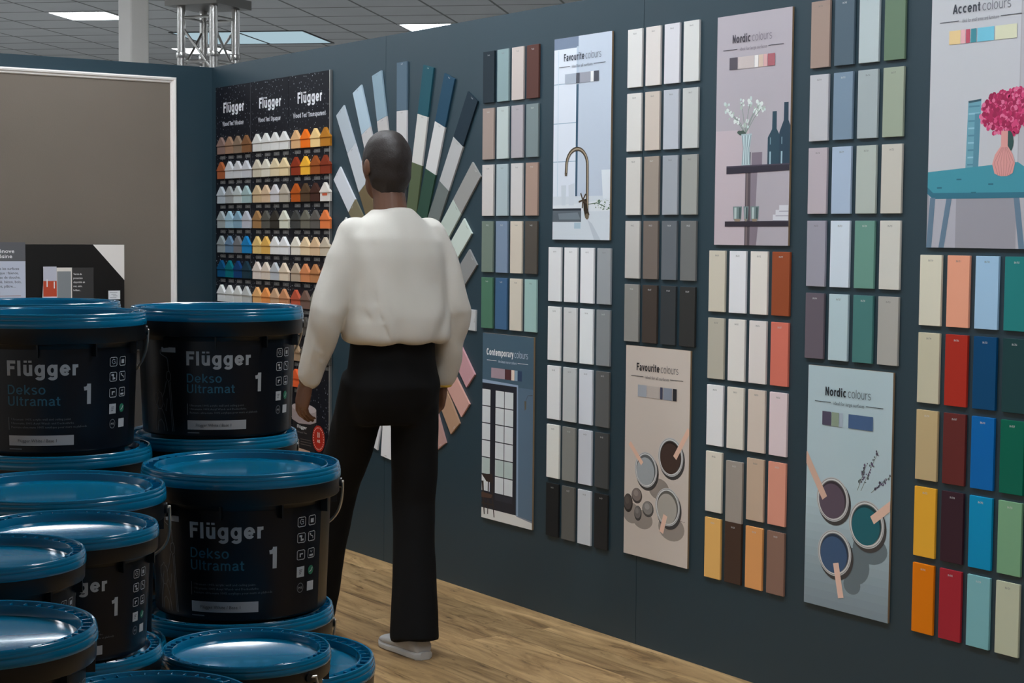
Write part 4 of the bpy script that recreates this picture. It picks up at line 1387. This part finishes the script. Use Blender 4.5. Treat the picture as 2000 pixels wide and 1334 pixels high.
def tub_meshes(S, hres):
    k, H = S['k'], S['h']
    n = hres
    # body: bottom, tapered wall, collar band
    body = MB()
    body.lathe([(0, .004), (.100 * k, .004), (.105 * k, 0), (.1125 * k, 0), (.1135 * k, .001), (.1140 * k, S['rec'] + .0006), (.1262 * k, S['rec'] + .0014), (.1280 * k, S['rec'] + .004), (.1345 * k, H - .048 * S['kz'] - .004), (.1370 * k, H - .047 * S['kz']), (.1465 * k, H - .046 * S['kz']),
                (.1475 * k, H - .0445 * S['kz']), (.1485 * k, H - .020 * S['kz']), (.143 * k, H - .0185 * S['kz']), (.130 * k, H - S['rec'] - .005), (0, H - S['rec'] - .005)], n, BLK)
    for j in range(10):                                 # stiffening ribs under the collar
        a = 2 * math.pi * j / 10 + .16
        M = Matrix.Rotation(a, 4, 'Z') @ Matrix.Translation((.1405 * k, 0, H - .056 * S['kz']))
        body.box((-.006 * k, -.0012, -.010 * S['kz']), (.0055 * k, .0012, .0095 * S['kz']), BLK, M)
    for sg in (-1, 1):                                  # ears for the bail
        body.tube([(sg * .146 * k, 0, H - .033 * S['kz']), (sg * .1515 * k, 0, H - .033 * S['kz'])], .0075 * k, BLK, 12)
    bm_ = body.mesh('body')
    rec = S['rec']
    lid = MB()
    q = S['kz']
    lid.lathe([(0, H - rec), (.1225 * k, H - rec), (.1265 * k, H - rec + .001), (.1285 * k, H - .003), (.1295 * k, H - .0022), (.1305 * k, H - .003), (.1315 * k, H - .0062 * q), (.1415 * k, H - .0062 * q), (.1425 * k, H - .003),
               (.1437 * k, H - .0006), (.1455 * k, H), (.1470 * k, H - .0008), (.1478 * k, H - .003), (.1476 * k, H - .0048 * q), (.1486 * k, H - .0062 * q), (.1492 * k, H - .0085 * q), (.1488 * k, H - .0105 * q),
               (.1496 * k, H - .0120 * q), (.1500 * k, H - .0200 * q), (.1494 * k, H - .0215 * q), (.1487 * k, H - .0215 * q), (.1487 * k, H - .017 * q), (.131 * k, H - rec - .003), (0, H - rec - .003)], n, TEAL)
    for j in range(44):                                 # radial tabs in the rim groove
        M = Matrix.Rotation(2 * math.pi * j / 44, 4, 'Z') @ Matrix.Translation((.1365 * k, 0, H - .0045 * q))
        lid.box((-.0052 * k, -.0005, -.002), (.0052 * k, .0005, .0018 * q), TEAL, M)
    lm_ = lid.mesh('lid')
    # wire bail hanging down behind the tub
    hm = MB()
    zc = H - .033 * S['kz']
    rr = .1528 * k
    pts = []
    for j in range(41):
        a = math.pi * j / 40
        x = rr * math.cos(a)
        d = math.sin(a)
        drop = .118 * S['kz'] * d ** .8
        y = math.sqrt(max(0, (.1535 * k) ** 2 - min(abs(x), .1535 * k) ** 2))
        pts.append((x * (1.0 + (.058 if k == 1.0 else .0) * math.sin(2 * a) ** 2), y + .004 * d, zc - drop))
    pts = [(rr * .965, 0, zc)] + pts + [(-rr * .965, 0, zc)]
    hm.tube(pts, .0021 * max(k, .8), WIRE, 8)
    hm_ = hm.mesh('wire_handle')
    # printed label, wrapped on the tapered wall
    lab = MB()
    zt, zb = H - .048 * S['kz'] - .004, .012
    rt, rb = .1345 * k, .1280 * k
    def wrap(lift):
        def f(th, z):
            r = rb + (rt - rb) * (z - zb) / (zt - zb) + lift
            return (r * math.sin(th), -r * math.cos(th), z)
        return f
    rm = .131 * k
    deg = math.pi / 180
    def quad(t0, t1, z0, z1, m, lift, nx=10):
        f = wrap(lift)
        vs, fs = [], []
        for i in range(nx + 1):
            t = (t0 + (t1 - t0) * i / nx) * deg
            vs += [f(t, z0), f(t, z1)]
        fs = [(2 * i, 2 * i + 2, 2 * i + 3, 2 * i + 1) for i in range(nx)]
        lab.add(vs, fs, m, True)
    def word(s, t0, v, caph, m, lift=.0009, bold=0.0, wdeg=None, res=2):
        f = wrap(lift)
        place_text(lab, s, 0, 0, caph * H, m, lambda x, y: f(t0 * deg + x / rm, v * H + y), bold, None if wdeg is None else wdeg * deg * rm, 1.0, 'L', res)
    def line(pts, wd, m, lift=.0009):
        """polyline (deg, v) as a ribbon"""
        f = wrap(lift)
        P = [Vector((t * deg * rm, v * H)) for t, v in pts]
        vs, fs = [], []
        for i, p in enumerate(P):
            tt = (P[min(i + 1, len(P) - 1)] - P[max(i - 1, 0)]).normalized()
            nn = Vector((-tt.y, tt.x)) * wd / 2
            for qv in (p + nn, p - nn):
                vs.append(f(qv.x / rm, qv.y))
        fs = [(2 * i, 2 * i + 1, 2 * i + 3, 2 * i + 2) for i in range(len(P) - 1)]
        lab.add(vs, fs, m, False)
    quad(-72, 64, .075 * H, .765 * H, LABEL_BG, .0004, 40)
    T0 = -30
    def logo(s, t0, v, caph, m, wt, wdeg):
        place_letters(lab, s, 0, 0, caph * H, m, lambda x, y, dz: wrap(.0009 + dz)(t0 * deg + x / rm, v * H + y), wt, wdeg * deg * rm)
    logo('Flügger', T0 - 1, .590, .102, INK_W, .205, 48)
    logo('Dekso', T0 - .6, .465, .064, INK_T, .13, 26.5)
    logo('Ultramat', T0 - .6, .388, .064, INK_T, .13, 36)
    logo('1', T0 + 50, .392, .138, INK_W, .19, 7.0)
    quad(T0, T0 + .4, .225 * H, .31 * H, INK_G, .0008, 1)
    for i, s in enumerate(('Ultramatt 100% acrylic wall and ceiling paint', 'Ultramatte 100% Acryl Wand- und Deckenfarbe', 'Peinture ultra-mate 100% acrylique pour murs et plafonds')):
        word(s, T0 + 2, .290 - .0265 * i, .0150, INK_G, wdeg=(40, 42, 51)[i], res=1)
    quad(T0, T0 + 44, .120 * H, .188 * H, PAPER, .0008, 14)
    word('Flügger White / Base 1', T0 + 6.5, .143, .022, PAPER_INK, .0012, .0, 26)
    quad(T0, T0 + 9, .093 * H, .100 * H, INK_G, .0008, 4)
    # pictograms: two columns of outlined squares
    w2, h2 = 4.6, .030
    for ci, cx in enumerate((T0 + 74, T0 + 83.5)):
        for ri, cv in enumerate((.668, .565, .455, .345, .242)):
            a0, a1, v0, v1 = cx - w2 / 2 - .9, cx + w2 / 2 + .9, cv - h2, cv + h2
            if ri < 3:
                ca, cvv = .8, .006
                line([(a0 + ca, v0), (a1 - ca, v0), (a1, v0 + cvv), (a1, v1 - cvv), (a1 - ca, v1), (a0 + ca, v1), (a0, v1 - cvv), (a0, v0 + cvv), (a0 + ca, v0)], .0010 * k, INK_W)
                if (ci, ri) == (0, 0):
                    line([(cx + 1.5, cv + .012), (cx - .5, cv + .018), (cx - 1.6, cv), (cx - .2, cv - .016), (cx + 1.6, cv - .01), (cx + 1.2, cv + .003), (cx, cv + .002)], .0010 * k, INK_W)
                elif (ci, ri) == (1, 0):
                    quad(cx - 1.5, cx + 1.5, (cv - .015) * H, (cv + .012) * H, INK_W, .0009, 2)
                elif (ci, ri) == (0, 1):
                    quad(cx - 1.8, cx + .6, (cv + .006) * H, (cv + .018) * H, INK_W, .0009, 2)
                    quad(cx - .6, cx + .2, (cv - .02) * H, (cv + .006) * H, INK_W, .0009, 2)
                    quad(cx + .4, cx + 1.8, (cv - .018) * H, (cv - .006) * H, INK_W, .0009, 2)
                elif (ci, ri) == (1, 1):
                    line([(cx - 1.6, cv + .01), (cx + 1.2, cv - .004), (cx + 1.2, cv - .016)], .0011 * k, INK_W)
                    quad(cx - 2, cx - .8, (cv + .012) * H, (cv + .02) * H, INK_W, .0009, 2)
                elif (ci, ri) == (0, 2):
                    quad(cx - 1.2, cx + 1.6, (cv + .002) * H, (cv + .010) * H, INK_W, .0009, 2)
                    quad(cx - 1.2, cx - .2, (cv - .014) * H, (cv + .002) * H, INK_W, .0009, 2)
                else:
                    quad(cx - 1.8, cx + 1.8, (cv - .02) * H, (cv - .008) * H, INK_W, .0009, 2)
                    line([(cx - 1, cv + .016), (cx, cv + .004), (cx + 1, cv + .016)], .0010 * k, INK_W)
            elif (ci, ri) == (0, 3):
                quad(a0, a1, (v0 - .004) * H, (v1 + .004) * H, INK_W, .0008, 3)
                for q_ in range(3):
                    quad(cx - 1.4, cx + 1.4 - .6 * q_, (cv + .01 - .012 * q_) * H, (cv + .014 - .012 * q_) * H, PAPER_INK, .0011, 2)
            elif (ci, ri) == (1, 3):
                f = wrap(.0009)
                e = ell(0, 0, 1, 1, 20)
                lab.add([f((cx + x * 2.7) * deg, (cv + y * .03) * H) for x, y in e], [tuple(range(20))], INK_GR, False)
                line([(cx - 1.4, cv - .012), (cx + .2, cv - .004), (cx + 1.5, cv + .016)], .0014 * k, INK_W, .0012)
            elif (ci, ri) == (0, 4):
                line([(cx + 2.5 * math.cos(t_ * math.pi / 10), cv + .03 * math.sin(t_ * math.pi / 10)) for t_ in range(21)], .0010 * k, INK_G)
                word('M1', cx - 1.3, cv - .008, .016, INK_W, wdeg=2.6, res=1)
            else:
                quad(a0, a1, v0 * H, v1 * H, INK_W, .0008, 3)
    # line drawing of a painter reaching up with a roller
    S0 = T0
    quad(S0 - 21, S0 - 8.5, .680 * H, .716 * H, INK_W, .0009, 4)
    lines = [
        [(S0 - 21.2, .698), (S0 - 22.4, .690), (S0 - 22.3, .668), (S0 - 20, .655), (S0 - 16.4, .640), (S0 - 15.4, .62), (S0 - 15, .54)],
        [(S0 - 16.4, .535), (S0 - 14.2, .54), (S0 - 13.2, .515), (S0 - 13.6, .475), (S0 - 15.4, .465), (S0 - 17, .49), (S0 - 16.4, .535)],
        [(S0 - 15, .465), (S0 - 14.2, .35), (S0 - 12.6, .10)], [(S0 - 13.6, .465), (S0 - 13, .35), (S0 - 11.4, .10)],
        [(S0 - 17.2, .47), (S0 - 19, .40), (S0 - 21.5, .345)],
        [(S0 - 21.5, .345), (S0 - 21, .30), (S0 - 23, .262), (S0 - 26.5, .262), (S0 - 28.6, .29), (S0 - 30, .33), (S0 - 29.4, .372), (S0 - 27.4, .382), (S0 - 25.2, .40), (S0 - 24, .382), (S0 - 22.4, .376), (S0 - 21.5, .345)],
        [(S0 - 25.5, .345), (S0 - 27, .30), (S0 - 26.4, .268)],
        [(S0 - 26.5, .262), (S0 - 28.4, .2), (S0 - 29.6, .10)], [(S0 - 22.4, .262), (S0 - 19.8, .21), (S0 - 17.4, .10)],
        [(S0 - 27.4, .10), (S0 - 26.4, .165), (S0 - 23.6, .185), (S0 - 21, .155), (S0 - 20.2, .10)],
        [(S0 - 20.4, .30), (S0 - 18.2, .245), (S0 - 16.8, .34)]]
    for pl_ in lines:
        line(pl_, .0012 * k, INK_G)
    lb_ = lab.mesh('printed_label', recalc=False)
    return [('body', bm_), ('lid', lm_), ('wire_handle', hm_), ('printed_label', lb_)]

def tub_proto(kind, S):
    t = thing('paint_tub', 'tub', 'paint tub', (0, 0, -5), 0)
    for nm, me in tub_meshes(S, 96 if kind == 'large' else 72):
        o = D.objects.new(nm, me)
        COL.objects.link(o)
        o.parent = t
    return t
PB, PS = 0.218, 0.1358
used = {}
def tub(kind, x, y, z, rz, label, group, top=True):
    S = BIG if kind == 'large' else SMALL
    if kind not in used:
        o = used[kind] = tub_proto(kind, S)
    else:
        o = copy_tree(used[kind])
    o.location = (x, y + 0.008, z)
    o.rotation_euler = (0, 0, rz)
    o['label'] = label
    o['group'] = group
    return o
def facing(x, y, start_deg):
    """turn the label towards the camera so that its text starts start_deg right of the centre line"""
    return math.atan2(CAM.y - y, CAM.x - x) + math.pi / 2 + R(start_deg + 30)
# columns: name, kind, x, y, number of tubs, base z, label start (deg), description, sideways shift of lower tubs, lid position words
STACKS = [
    ('large', -3.030, -2.696, 6, 0.0, PB, -40, 'stack behind the tall left-edge stack', (0, 0)),
    ('large', -2.662, -2.796, 6, 0.0, PB, -30, 'tall stack at the left edge', (0.004, 0.007)),
    ('large', -2.725, -2.479, 6, 0.0, PB, -22.5, 'tall stack nearest the model houses', (-0.006, -0.008)),
    ('large', -2.330, -2.619, 5, 0.0, PB, -33.5, 'five-high stack beside the aisle floor', (-0.006, -0.008)),
    ('large', -2.244, -2.938, 5, 0.0, PB, -40, 'five-high stack at the left edge', (0, 0)),
    ('large', -2.024, -2.732, 4, 0.0, PB, -60, 'lowest large stack, at the aisle corner', (0, 0)),
    ('small', -1.807, -3.076, 8, 0.02, .137, -20, 'stack right of the two left-edge ones', (-0.003, 0.005)),
    ('small', -1.655, -3.216, 8, 0.02, .1382, -17, 'left-edge stack farther from the viewer', (0, 0)),
    ('small', -1.372, -3.310, 8, 0.02, .1372, -10, 'left-edge stack closest to the viewer', (0, 0)),
    ('small', -1.457, -3.127, 7, 0.05, .1373, -30, 'stack cut by the bottom edge', (0, 0)),
    ('small', -1.799, -2.863, 7, 0.0, PS, -75, 'low stack beside the aisle corner', (0, 0)),
]
random.seed(4)
for kind, x, y, n, z0, P_, st, desc, (sx, sy) in STACKS:
    S = BIG if kind == 'large' else SMALL
    for q in range(n):
        top = q == n - 1
        dx_, dy_ = (0, 0) if top else (sx if q % 2 == n % 2 else sx * .4, sy if q % 2 == n % 2 else sy * .4)
        rz = facing(x, y, st) + (0 if top else R(random.uniform(-6, 6)))
        pos = 'topmost' if top else (f'{ORD[n - 1 - q]} from the top' if True else '')
        tub(kind, x + dx_, y + dy_, z0 + P_ * q, rz, f'{kind} teal-lidded tub, {pos} in the {desc}', 'large black paint tubs' if kind == 'large' else 'small black paint tubs')
# cardboard sheet under the stacks of small tubs
tag(MB().box((-1.93, -3.45, 0), (-1.25, -2.995, 0.0195), mat('brown_cardboard', (150, 118, 84), 0.8, bump=.2, bscale=90)).build('cardboard_sheet', bevel=.001), 'flat brown cardboard sheet on the floor under the small tubs', 'cardboard')
tag(MB().box((-1.545, -3.215, 0.02), (-1.369, -3.039, 0.0495), mat('birch_plywood', (178, 146, 106), 0.7, bump=.1, bscale=60)).build('plywood_offcut', bevel=.001), 'thick plywood offcut on the cardboard under the stack cut by the bottom edge', 'board')
# ================================================================== THE PERSON WALKING ALONG THE WALL
SKIN = mat('brown_skin', (104, 70, 52), 0.5, var=0.06, vscale=30)
HAIR = mat('dark_hair', (34, 25, 21), 0.6, bump=0.5, bscale=180)
SHIRT = mat('off_white_cotton', (198, 193, 184), 0.8, bump=0.12, bscale=500, k=1.05)
PANTS = mat('black_twill', (13, 13, 14), 0.85, bump=0.1, bscale=500, spec=0.2)
SHOE = mat('pale_grey_trainer', (178, 176, 174), 0.55)
SOLE = mat('white_rubber_sole', (196, 194, 190), 0.6)
PX, PY = -4.965, -0.807
def W3(f, l, z):
    """body space (forward, left, up) to the place; the person walks away along the wall"""
    return Vector((PX - f, PY - l, z))
person = thing('person', 'person in loose off-white shirt and black trousers walking away along the wall', 'person', (PX, PY, 0))
INV = Matrix.Translation((-PX, -PY, 0))

def ring(c, rx, ry, ax, ay, n=20, p=2.0):
    out = []
    for i in range(n):
        t = 2 * math.pi * i / n
        ct, st_ = math.cos(t), math.sin(t)
        s = (abs(ct) ** p + abs(st_) ** p) ** (-1 / p)
        out.append(c + ax * (rx * ct * s) + ay * (ry * st_ * s))
    return out
def limb(mb, pts, rad, m, n=16, flat=1.0):
    """tapered limb through pts with round ends"""
    P = [Vector(p) for p in pts]
    Q, Rr = [], []
    d0 = (P[0] - P[1]).normalized()
    d1 = (P[-1] - P[-2]).normalized()
    for a in (80, 55, 28):
        Q.append(P[0] + d0 * rad[0] * math.sin(R(a))); Rr.append(rad[0] * math.cos(R(a)))
    for i in range(len(P)):
        Q.append(P[i]); Rr.append(rad[i])
        if i < len(P) - 1:
            for k in (1, 2, 3):
                Q.append(P[i].lerp(P[i + 1], k / 4)); Rr.append(rad[i] + (rad[i + 1] - rad[i]) * k / 4)
    for a in (28, 55, 80):
        Q.append(P[-1] + d1 * rad[-1] * math.sin(R(a))); Rr.append(rad[-1] * math.cos(R(a)))
    mb.tube(Q, Rr, m, n)
def eggs(mb, c, r3, m, ax=None):
    """ellipsoid; ax = (forward, left, up) axes"""
    f, l, u = ax or (Vector((-1, 0, 0)), Vector((0, -1, 0)), Vector((0, 0, 1)))
    rings = []
    for i in range(1, 12):
        t = math.pi * i / 12
        rings.append([c + f * (r3[0] * math.sin(t) * math.cos(p)) + l * (r3[1] * math.sin(t) * math.sin(p)) - u * (r3[2] * math.cos(t)) for p in [2 * math.pi * k / 20 for k in range(20)]])
    mb.loft(rings, m)
def fuse(mb, name, voxel, smooth, parent, fac=0.5, after=None, sub=0):
    """merge overlapping volumes into one continuous skin"""
    me = mb.mesh(name + '_raw')
    o = D.objects.new(name + '_raw', me)
    COL.objects.link(o)
    md = o.modifiers.new('r', 'REMESH'); md.mode = 'VOXEL'; md.voxel_size = voxel
    md = o.modifiers.new('s', 'SMOOTH'); md.factor = fac; md.iterations = smooth
    dg = bpy.context.evaluated_depsgraph_get()
    res = D.meshes.new_from_object(o.evaluated_get(dg))
    D.objects.remove(o)
    res.name = name
    res.materials.clear()
    for m in mb.mats:
        res.materials.append(m)
    if after:
        for v in res.vertices:
            v.co = after(v.co.copy(), v.normal.copy())
        bm = bmesh.new()
        bm.from_mesh(res)
        for _ in range(6):
            bmesh.ops.smooth_vert(bm, verts=bm.verts, factor=0.5, use_axis_x=True, use_axis_y=True, use_axis_z=True)
        bm.to_mesh(res)
        bm.free()
    res.transform(INV)
    for p in res.polygons:
        p.use_smooth = True
    ob = D.objects.new(name, res)
    COL.objects.link(ob)
    ob.parent = parent
    return ob

FW, LF, UP = Vector((-1, 0, 0)), Vector((0, -1, 0)), Vector((0, 0, 1))
shR, shL = W3(.0, -.165, 1.445), W3(.02, .165, 1.445)
elR, elL = W3(-.045, -.225, 1.185), W3(.01, .245, 1.185)
wrR, wrL = W3(.030, -.215, .940), W3(.090, .280, .955)
hipR, hipL = W3(0, -.092, .935), W3(.02, .092, .93)
knR, knL = W3(.020, -.095, .515), W3(.25, .080, .55)
anR, anL = W3(-.055, -.060, .085), W3(.43, .075, .105)
neck, head = W3(.02, 0, 1.50), W3(.055, 0, 1.672)

# ---- body (one continuous surface): torso, neck, head with face, arms, hands, legs
b = MB()
b.loft([ring(W3(f, 0, z), rx, ry, FW, LF, 24, 2.3) for f, z, rx, ry in ((0, .86, .07, .11), (0, .93, .085, .135), (0, 1.03, .08, .125), (.005, 1.12, .08, .12), (.01, 1.24, .09, .13), (.01, 1.36, .094, .14), (.01, 1.43, .080, .125), (.015, 1.475, .06, .08), (.02, 1.51, .053, .056))], SKIN)
limb(b, [W3(.015, 0, 1.48), W3(.03, 0, 1.57), W3(.045, 0, 1.62)], [.062, .055, .055], SKIN)
eggs(b, head + UP * .015, (.096, .076, .105), SKIN)
eggs(b, head + FW * .025 - UP * .055, (.066, .055, .062), SKIN)                 # jaw
eggs(b, head + FW * .094 - UP * .018, (.018, .013, .022), SKIN)                 # nose
eggs(b, head + FW * .086 + UP * .022, (.014, .045, .010), SKIN)                 # brow
eggs(b, head + FW * .082 - UP * .058, (.012, .022, .009), SKIN)                 # mouth
for sg in (-1, 1):
    eggs(b, head + LF * .078 * sg - FW * .008 - UP * .004, (.018, .008, .030), SKIN)   # ears
limb(b, [shR.lerp(W3(0, 0, 1.42), .28), shR.lerp(elR, .3), elR, wrR], [.040, .038, .034, .029], SKIN)
limb(b, [shL.lerp(W3(0, 0, 1.42), .28), shL.lerp(elL, .3), elL, wrL], [.040, .038, .034, .029], SKIN)
limb(b, [hipR, hipR.lerp(knR, .5), knR, knR.lerp(anR, .35), anR], [.066, .060, .050, .048, .036], SKIN)
limb(b, [hipL, hipL.lerp(knL, .5), knL, knL.lerp(anL, .35), anL], [.066, .060, .050, .048, .036], SKIN)
def foot(mb, an, pitch, m, fat=1.0, yaw=0.0):
    d = (FW * math.cos(yaw) + LF * math.sin(yaw)) * math.cos(pitch) + UP * math.sin(pitch)
    s = LF * math.cos(yaw) - FW * math.sin(yaw)
    n = d.cross(s) * -1
    n = n if n.z > 0 else -n
    base = an - n * .045
    rings = []
    for t, wd, hh in ((-.062, .022, .016), (-.055, .031, .045), (-.02, .036, .052), (.04, .038, .046), (.09, .044, .034), (.14, .046, .026), (.18, .038, .020), (.20, .020, .012)):
        rings.append(ring(base + d * t + n * (hh * .5 - .022), hh * .62 * fat, wd * fat, n, s, 16, 2.4))
    mb.loft(rings, m)
    return d, s, n, base
foot(b, anR, R(0), SKIN, .86)
foot(b, anL, R(8), SKIN, .86)
def hand(mb, wr, el, side, fwd):
    d = (wr - el).normalized() * .75 - UP * .55 + fwd * .12
    d.normalize()
    inward = -LF * side
    palm_n = (inward - d * inward.dot(d)).normalized()          # palm faces the thigh
    across = d.cross(palm_n).normalized()
    if across.dot(FW) < 0:
        across = -across                                         # towards the thumb
    pc = wr + d * .052
    mb.loft([ring(wr + d * t, a_, c_, palm_n, across, 14, 2.4) for t, a_, c_ in ((-.01, .020, .026), (.02, .018, .033), (.055, .016, .041), (.085, .014, .042), (.10, .010, .038))], SKIN)
    for i, (o_, ln, rr) in enumerate(((.031, .072, .0088), (.011, .082, .0092), (-.010, .076, .0088), (-.030, .060, .0078))):
        p0 = wr + d * .088 + across * o_
        cur = .20 + .10 * i
        p1 = p0 + (d * math.cos(cur) + palm_n * math.sin(cur)) * ln * .45
        p2 = p1 + (d * math.cos(cur + .45) + palm_n * math.sin(cur + .45)) * ln * .32
        p3 = p2 + (d * math.cos(cur + .8) + palm_n * math.sin(cur + .8)) * ln * .25
        limb(mb, [p0, p1, p2, p3], [rr, rr * .95, rr * .85, rr * .72], SKIN, 10)
    t0 = wr + d * .030 + across * .026
    t1 = t0 + (d * .72 + across * .62 + palm_n * .25).normalized() * .038
    t2 = t1 + (d * .90 + across * .25 + palm_n * .35).normalized() * .030
    limb(mb, [t0, t1, t2], [.0125, .0105, .0085], SKIN, 10)
    return d, across, palm_n
dR = hand(b, wrR, elR, -1, FW)
dL = hand(b, wrL, elL, 1, FW)
fuse(b, 'body', 0.0042, 3, person)

# ---- eyes
for sg in (-1, 1):
    e = MB()
    eggs(e, head + FW * .083 + LF * .030 * sg + UP * .004, (.010, .012, .008), mat('eye_white', (220, 215, 208), .3))
    eggs(e, head + FW * .0905 + LF * .030 * sg + UP * .004, (.004, .006, .006), mat('brown_iris', (40, 26, 18), .3))
    me = e.mesh('eye'); me.transform(INV)
    o = D.objects.new('eye', me); COL.objects.link(o); o.parent = person

# ---- hair: short dark crop covering the back of the head
h = MB()
eggs(h, head + UP * .024 - FW * .010, (.100, .081, .104), HAIR)
eggs(h, head - FW * .028 - UP * .020, (.074, .074, .084), HAIR)
eggs(h, head - FW * .034 - UP * .070, (.046, .054, .050), HAIR)
def hairy(co, no):
    f = noise.noise(co * 90) * .0030 + noise.noise(co * 30) * .0022
    c = co + no * f
    fx = (c - head).dot(FW)
    if fx > .066 and (c - head).z < .075:
        c -= FW * (fx - .066)
    return c
fuse(h, 'hair', 0.006, 2, person, after=hairy)

# ---- shirt: loose boxy top with long wide sleeves
s = MB()
s.loft([ring(W3(f, l, z), rx, ry, FW, LF, 28, 2.5) for f, l, z, rx, ry in ((-.005, 0, 1.080, .138, .182), (-.005, 0, 1.10, .142, .187), (-.01, 0, 1.17, .138, .184), (0, 0, 1.28, .134, .186), (.005, 0, 1.37, .130, .190), (.008, 0, 1.43, .116, .186), (.01, 0, 1.475, .092, .152), (.015, 0, 1.515, .070, .088), (.02, 0, 1.532, .062, .066))], SHIRT)
for sh, el, wr in ((shR, elR, wrR), (shL, elL, wrL)):
    limb(s, [sh.lerp(W3(0, 0, 1.46), .12), sh.lerp(el, .35), el, el.lerp(wr, .5), el.lerp(wr, .93)], [.058, .060, .058, .054, .047], SHIRT, 18)
def folds(co, no):
    z = co.z
    q = Vector((co.x * 5, co.y * 5, z * 2.6))
    v = noise.noise(q * 1.5) * .014 + noise.noise(Vector((co.x * 14, co.y * 14, z * 5 + co.y * 9))) * .008
    v += .006 * math.sin(co.y * 40 + noise.noise(co * 5) * 5) * max(0, min(1, (1.34 - z) / .2))
    return co + no * v
fuse(s, 'shirt', 0.0075, 5, person, after=folds)

# ---- trousers: wide straight legs
p = MB()
p.loft([ring(W3(f, 0, z), rx, ry, FW, LF, 26, 2.4) for f, z, rx, ry in ((.005, .80, .080, .135), (0, .86, .110, .160), (-.008, .93, .122, .168), (0, 1.02, .112, .158), (0, 1.12, .106, .150))], PANTS)
for hp, kn, an, low in ((hipR, knR, anR, .055), (hipL, knL, anL, .060)):
    hem = an + (an - kn).normalized() * .034
    limb_pts = [hp + UP * .02, hp.lerp(kn, .5), kn, kn.lerp(hem, .5), hem]
    rings = []
    for t, (c, rr) in enumerate(zip(limb_pts, (.094, .086, .080, .082, .090))):
        dd = (limb_pts[min(t + 1, 4)] - limb_pts[max(t - 1, 0)]).normalized()
        ax = (FW - dd * FW.dot(dd)).normalized()
        ay = dd.cross(ax)
        rings.append(ring(c, rr * (1.0 if t < 4 else 1.08), rr * .86, ax, ay, 22, 2.2))
    p.loft(rings, PANTS)
def pfold(co, no):
    v = noise.noise(Vector((co.x * 7, co.y * 7, co.z * 3.5))) * .010 + noise.noise(Vector((co.x * 20, co.y * 20, co.z * 8))) * .004
    return co + no * v
fuse(p, 'trousers', 0.0075, 4, person, after=pfold)

# ---- shoes with soles
for an, pt in ((anR, R(0)), (anL, R(8))):
    m = MB()
    d, sd, n, base = foot(m, an, pt, SHOE, 1.06)
    o = fuse(m, 'shoe', 0.005, 2, person)
    k = MB()
    rings = []
    for t, wd in ((-.068, .018), (-.055, .036), (0, .041), (.06, .043), (.12, .050), (.17, .046), (.20, .030), (.212, .012)):
        rings.append(ring(base + d * t - n * .0285, .0155, wd, n, sd, 16, 4))
    k.loft(rings, SOLE)
    me = k.mesh('sole'); me.transform(INV)
    q = D.objects.new('sole', me); COL.objects.link(q); q.parent = o

# ---- yellow wristband on the right hand
y = MB()
d, ac, pn = dR
pts = [wrR + d * .012 + ac * (.040 * math.cos(t)) + pn * (.031 * math.sin(t)) for t in [2 * math.pi * i / 24 for i in range(25)]]
y.tube(pts, .0045, mat('yellow_strap', (196, 156, 52), .45), 8, cap=False)
me = y.mesh('wristband'); me.transform(INV)
o = D.objects.new('wristband', me); COL.objects.link(o); o.parent = person
tag(o, 'yellow wristband')
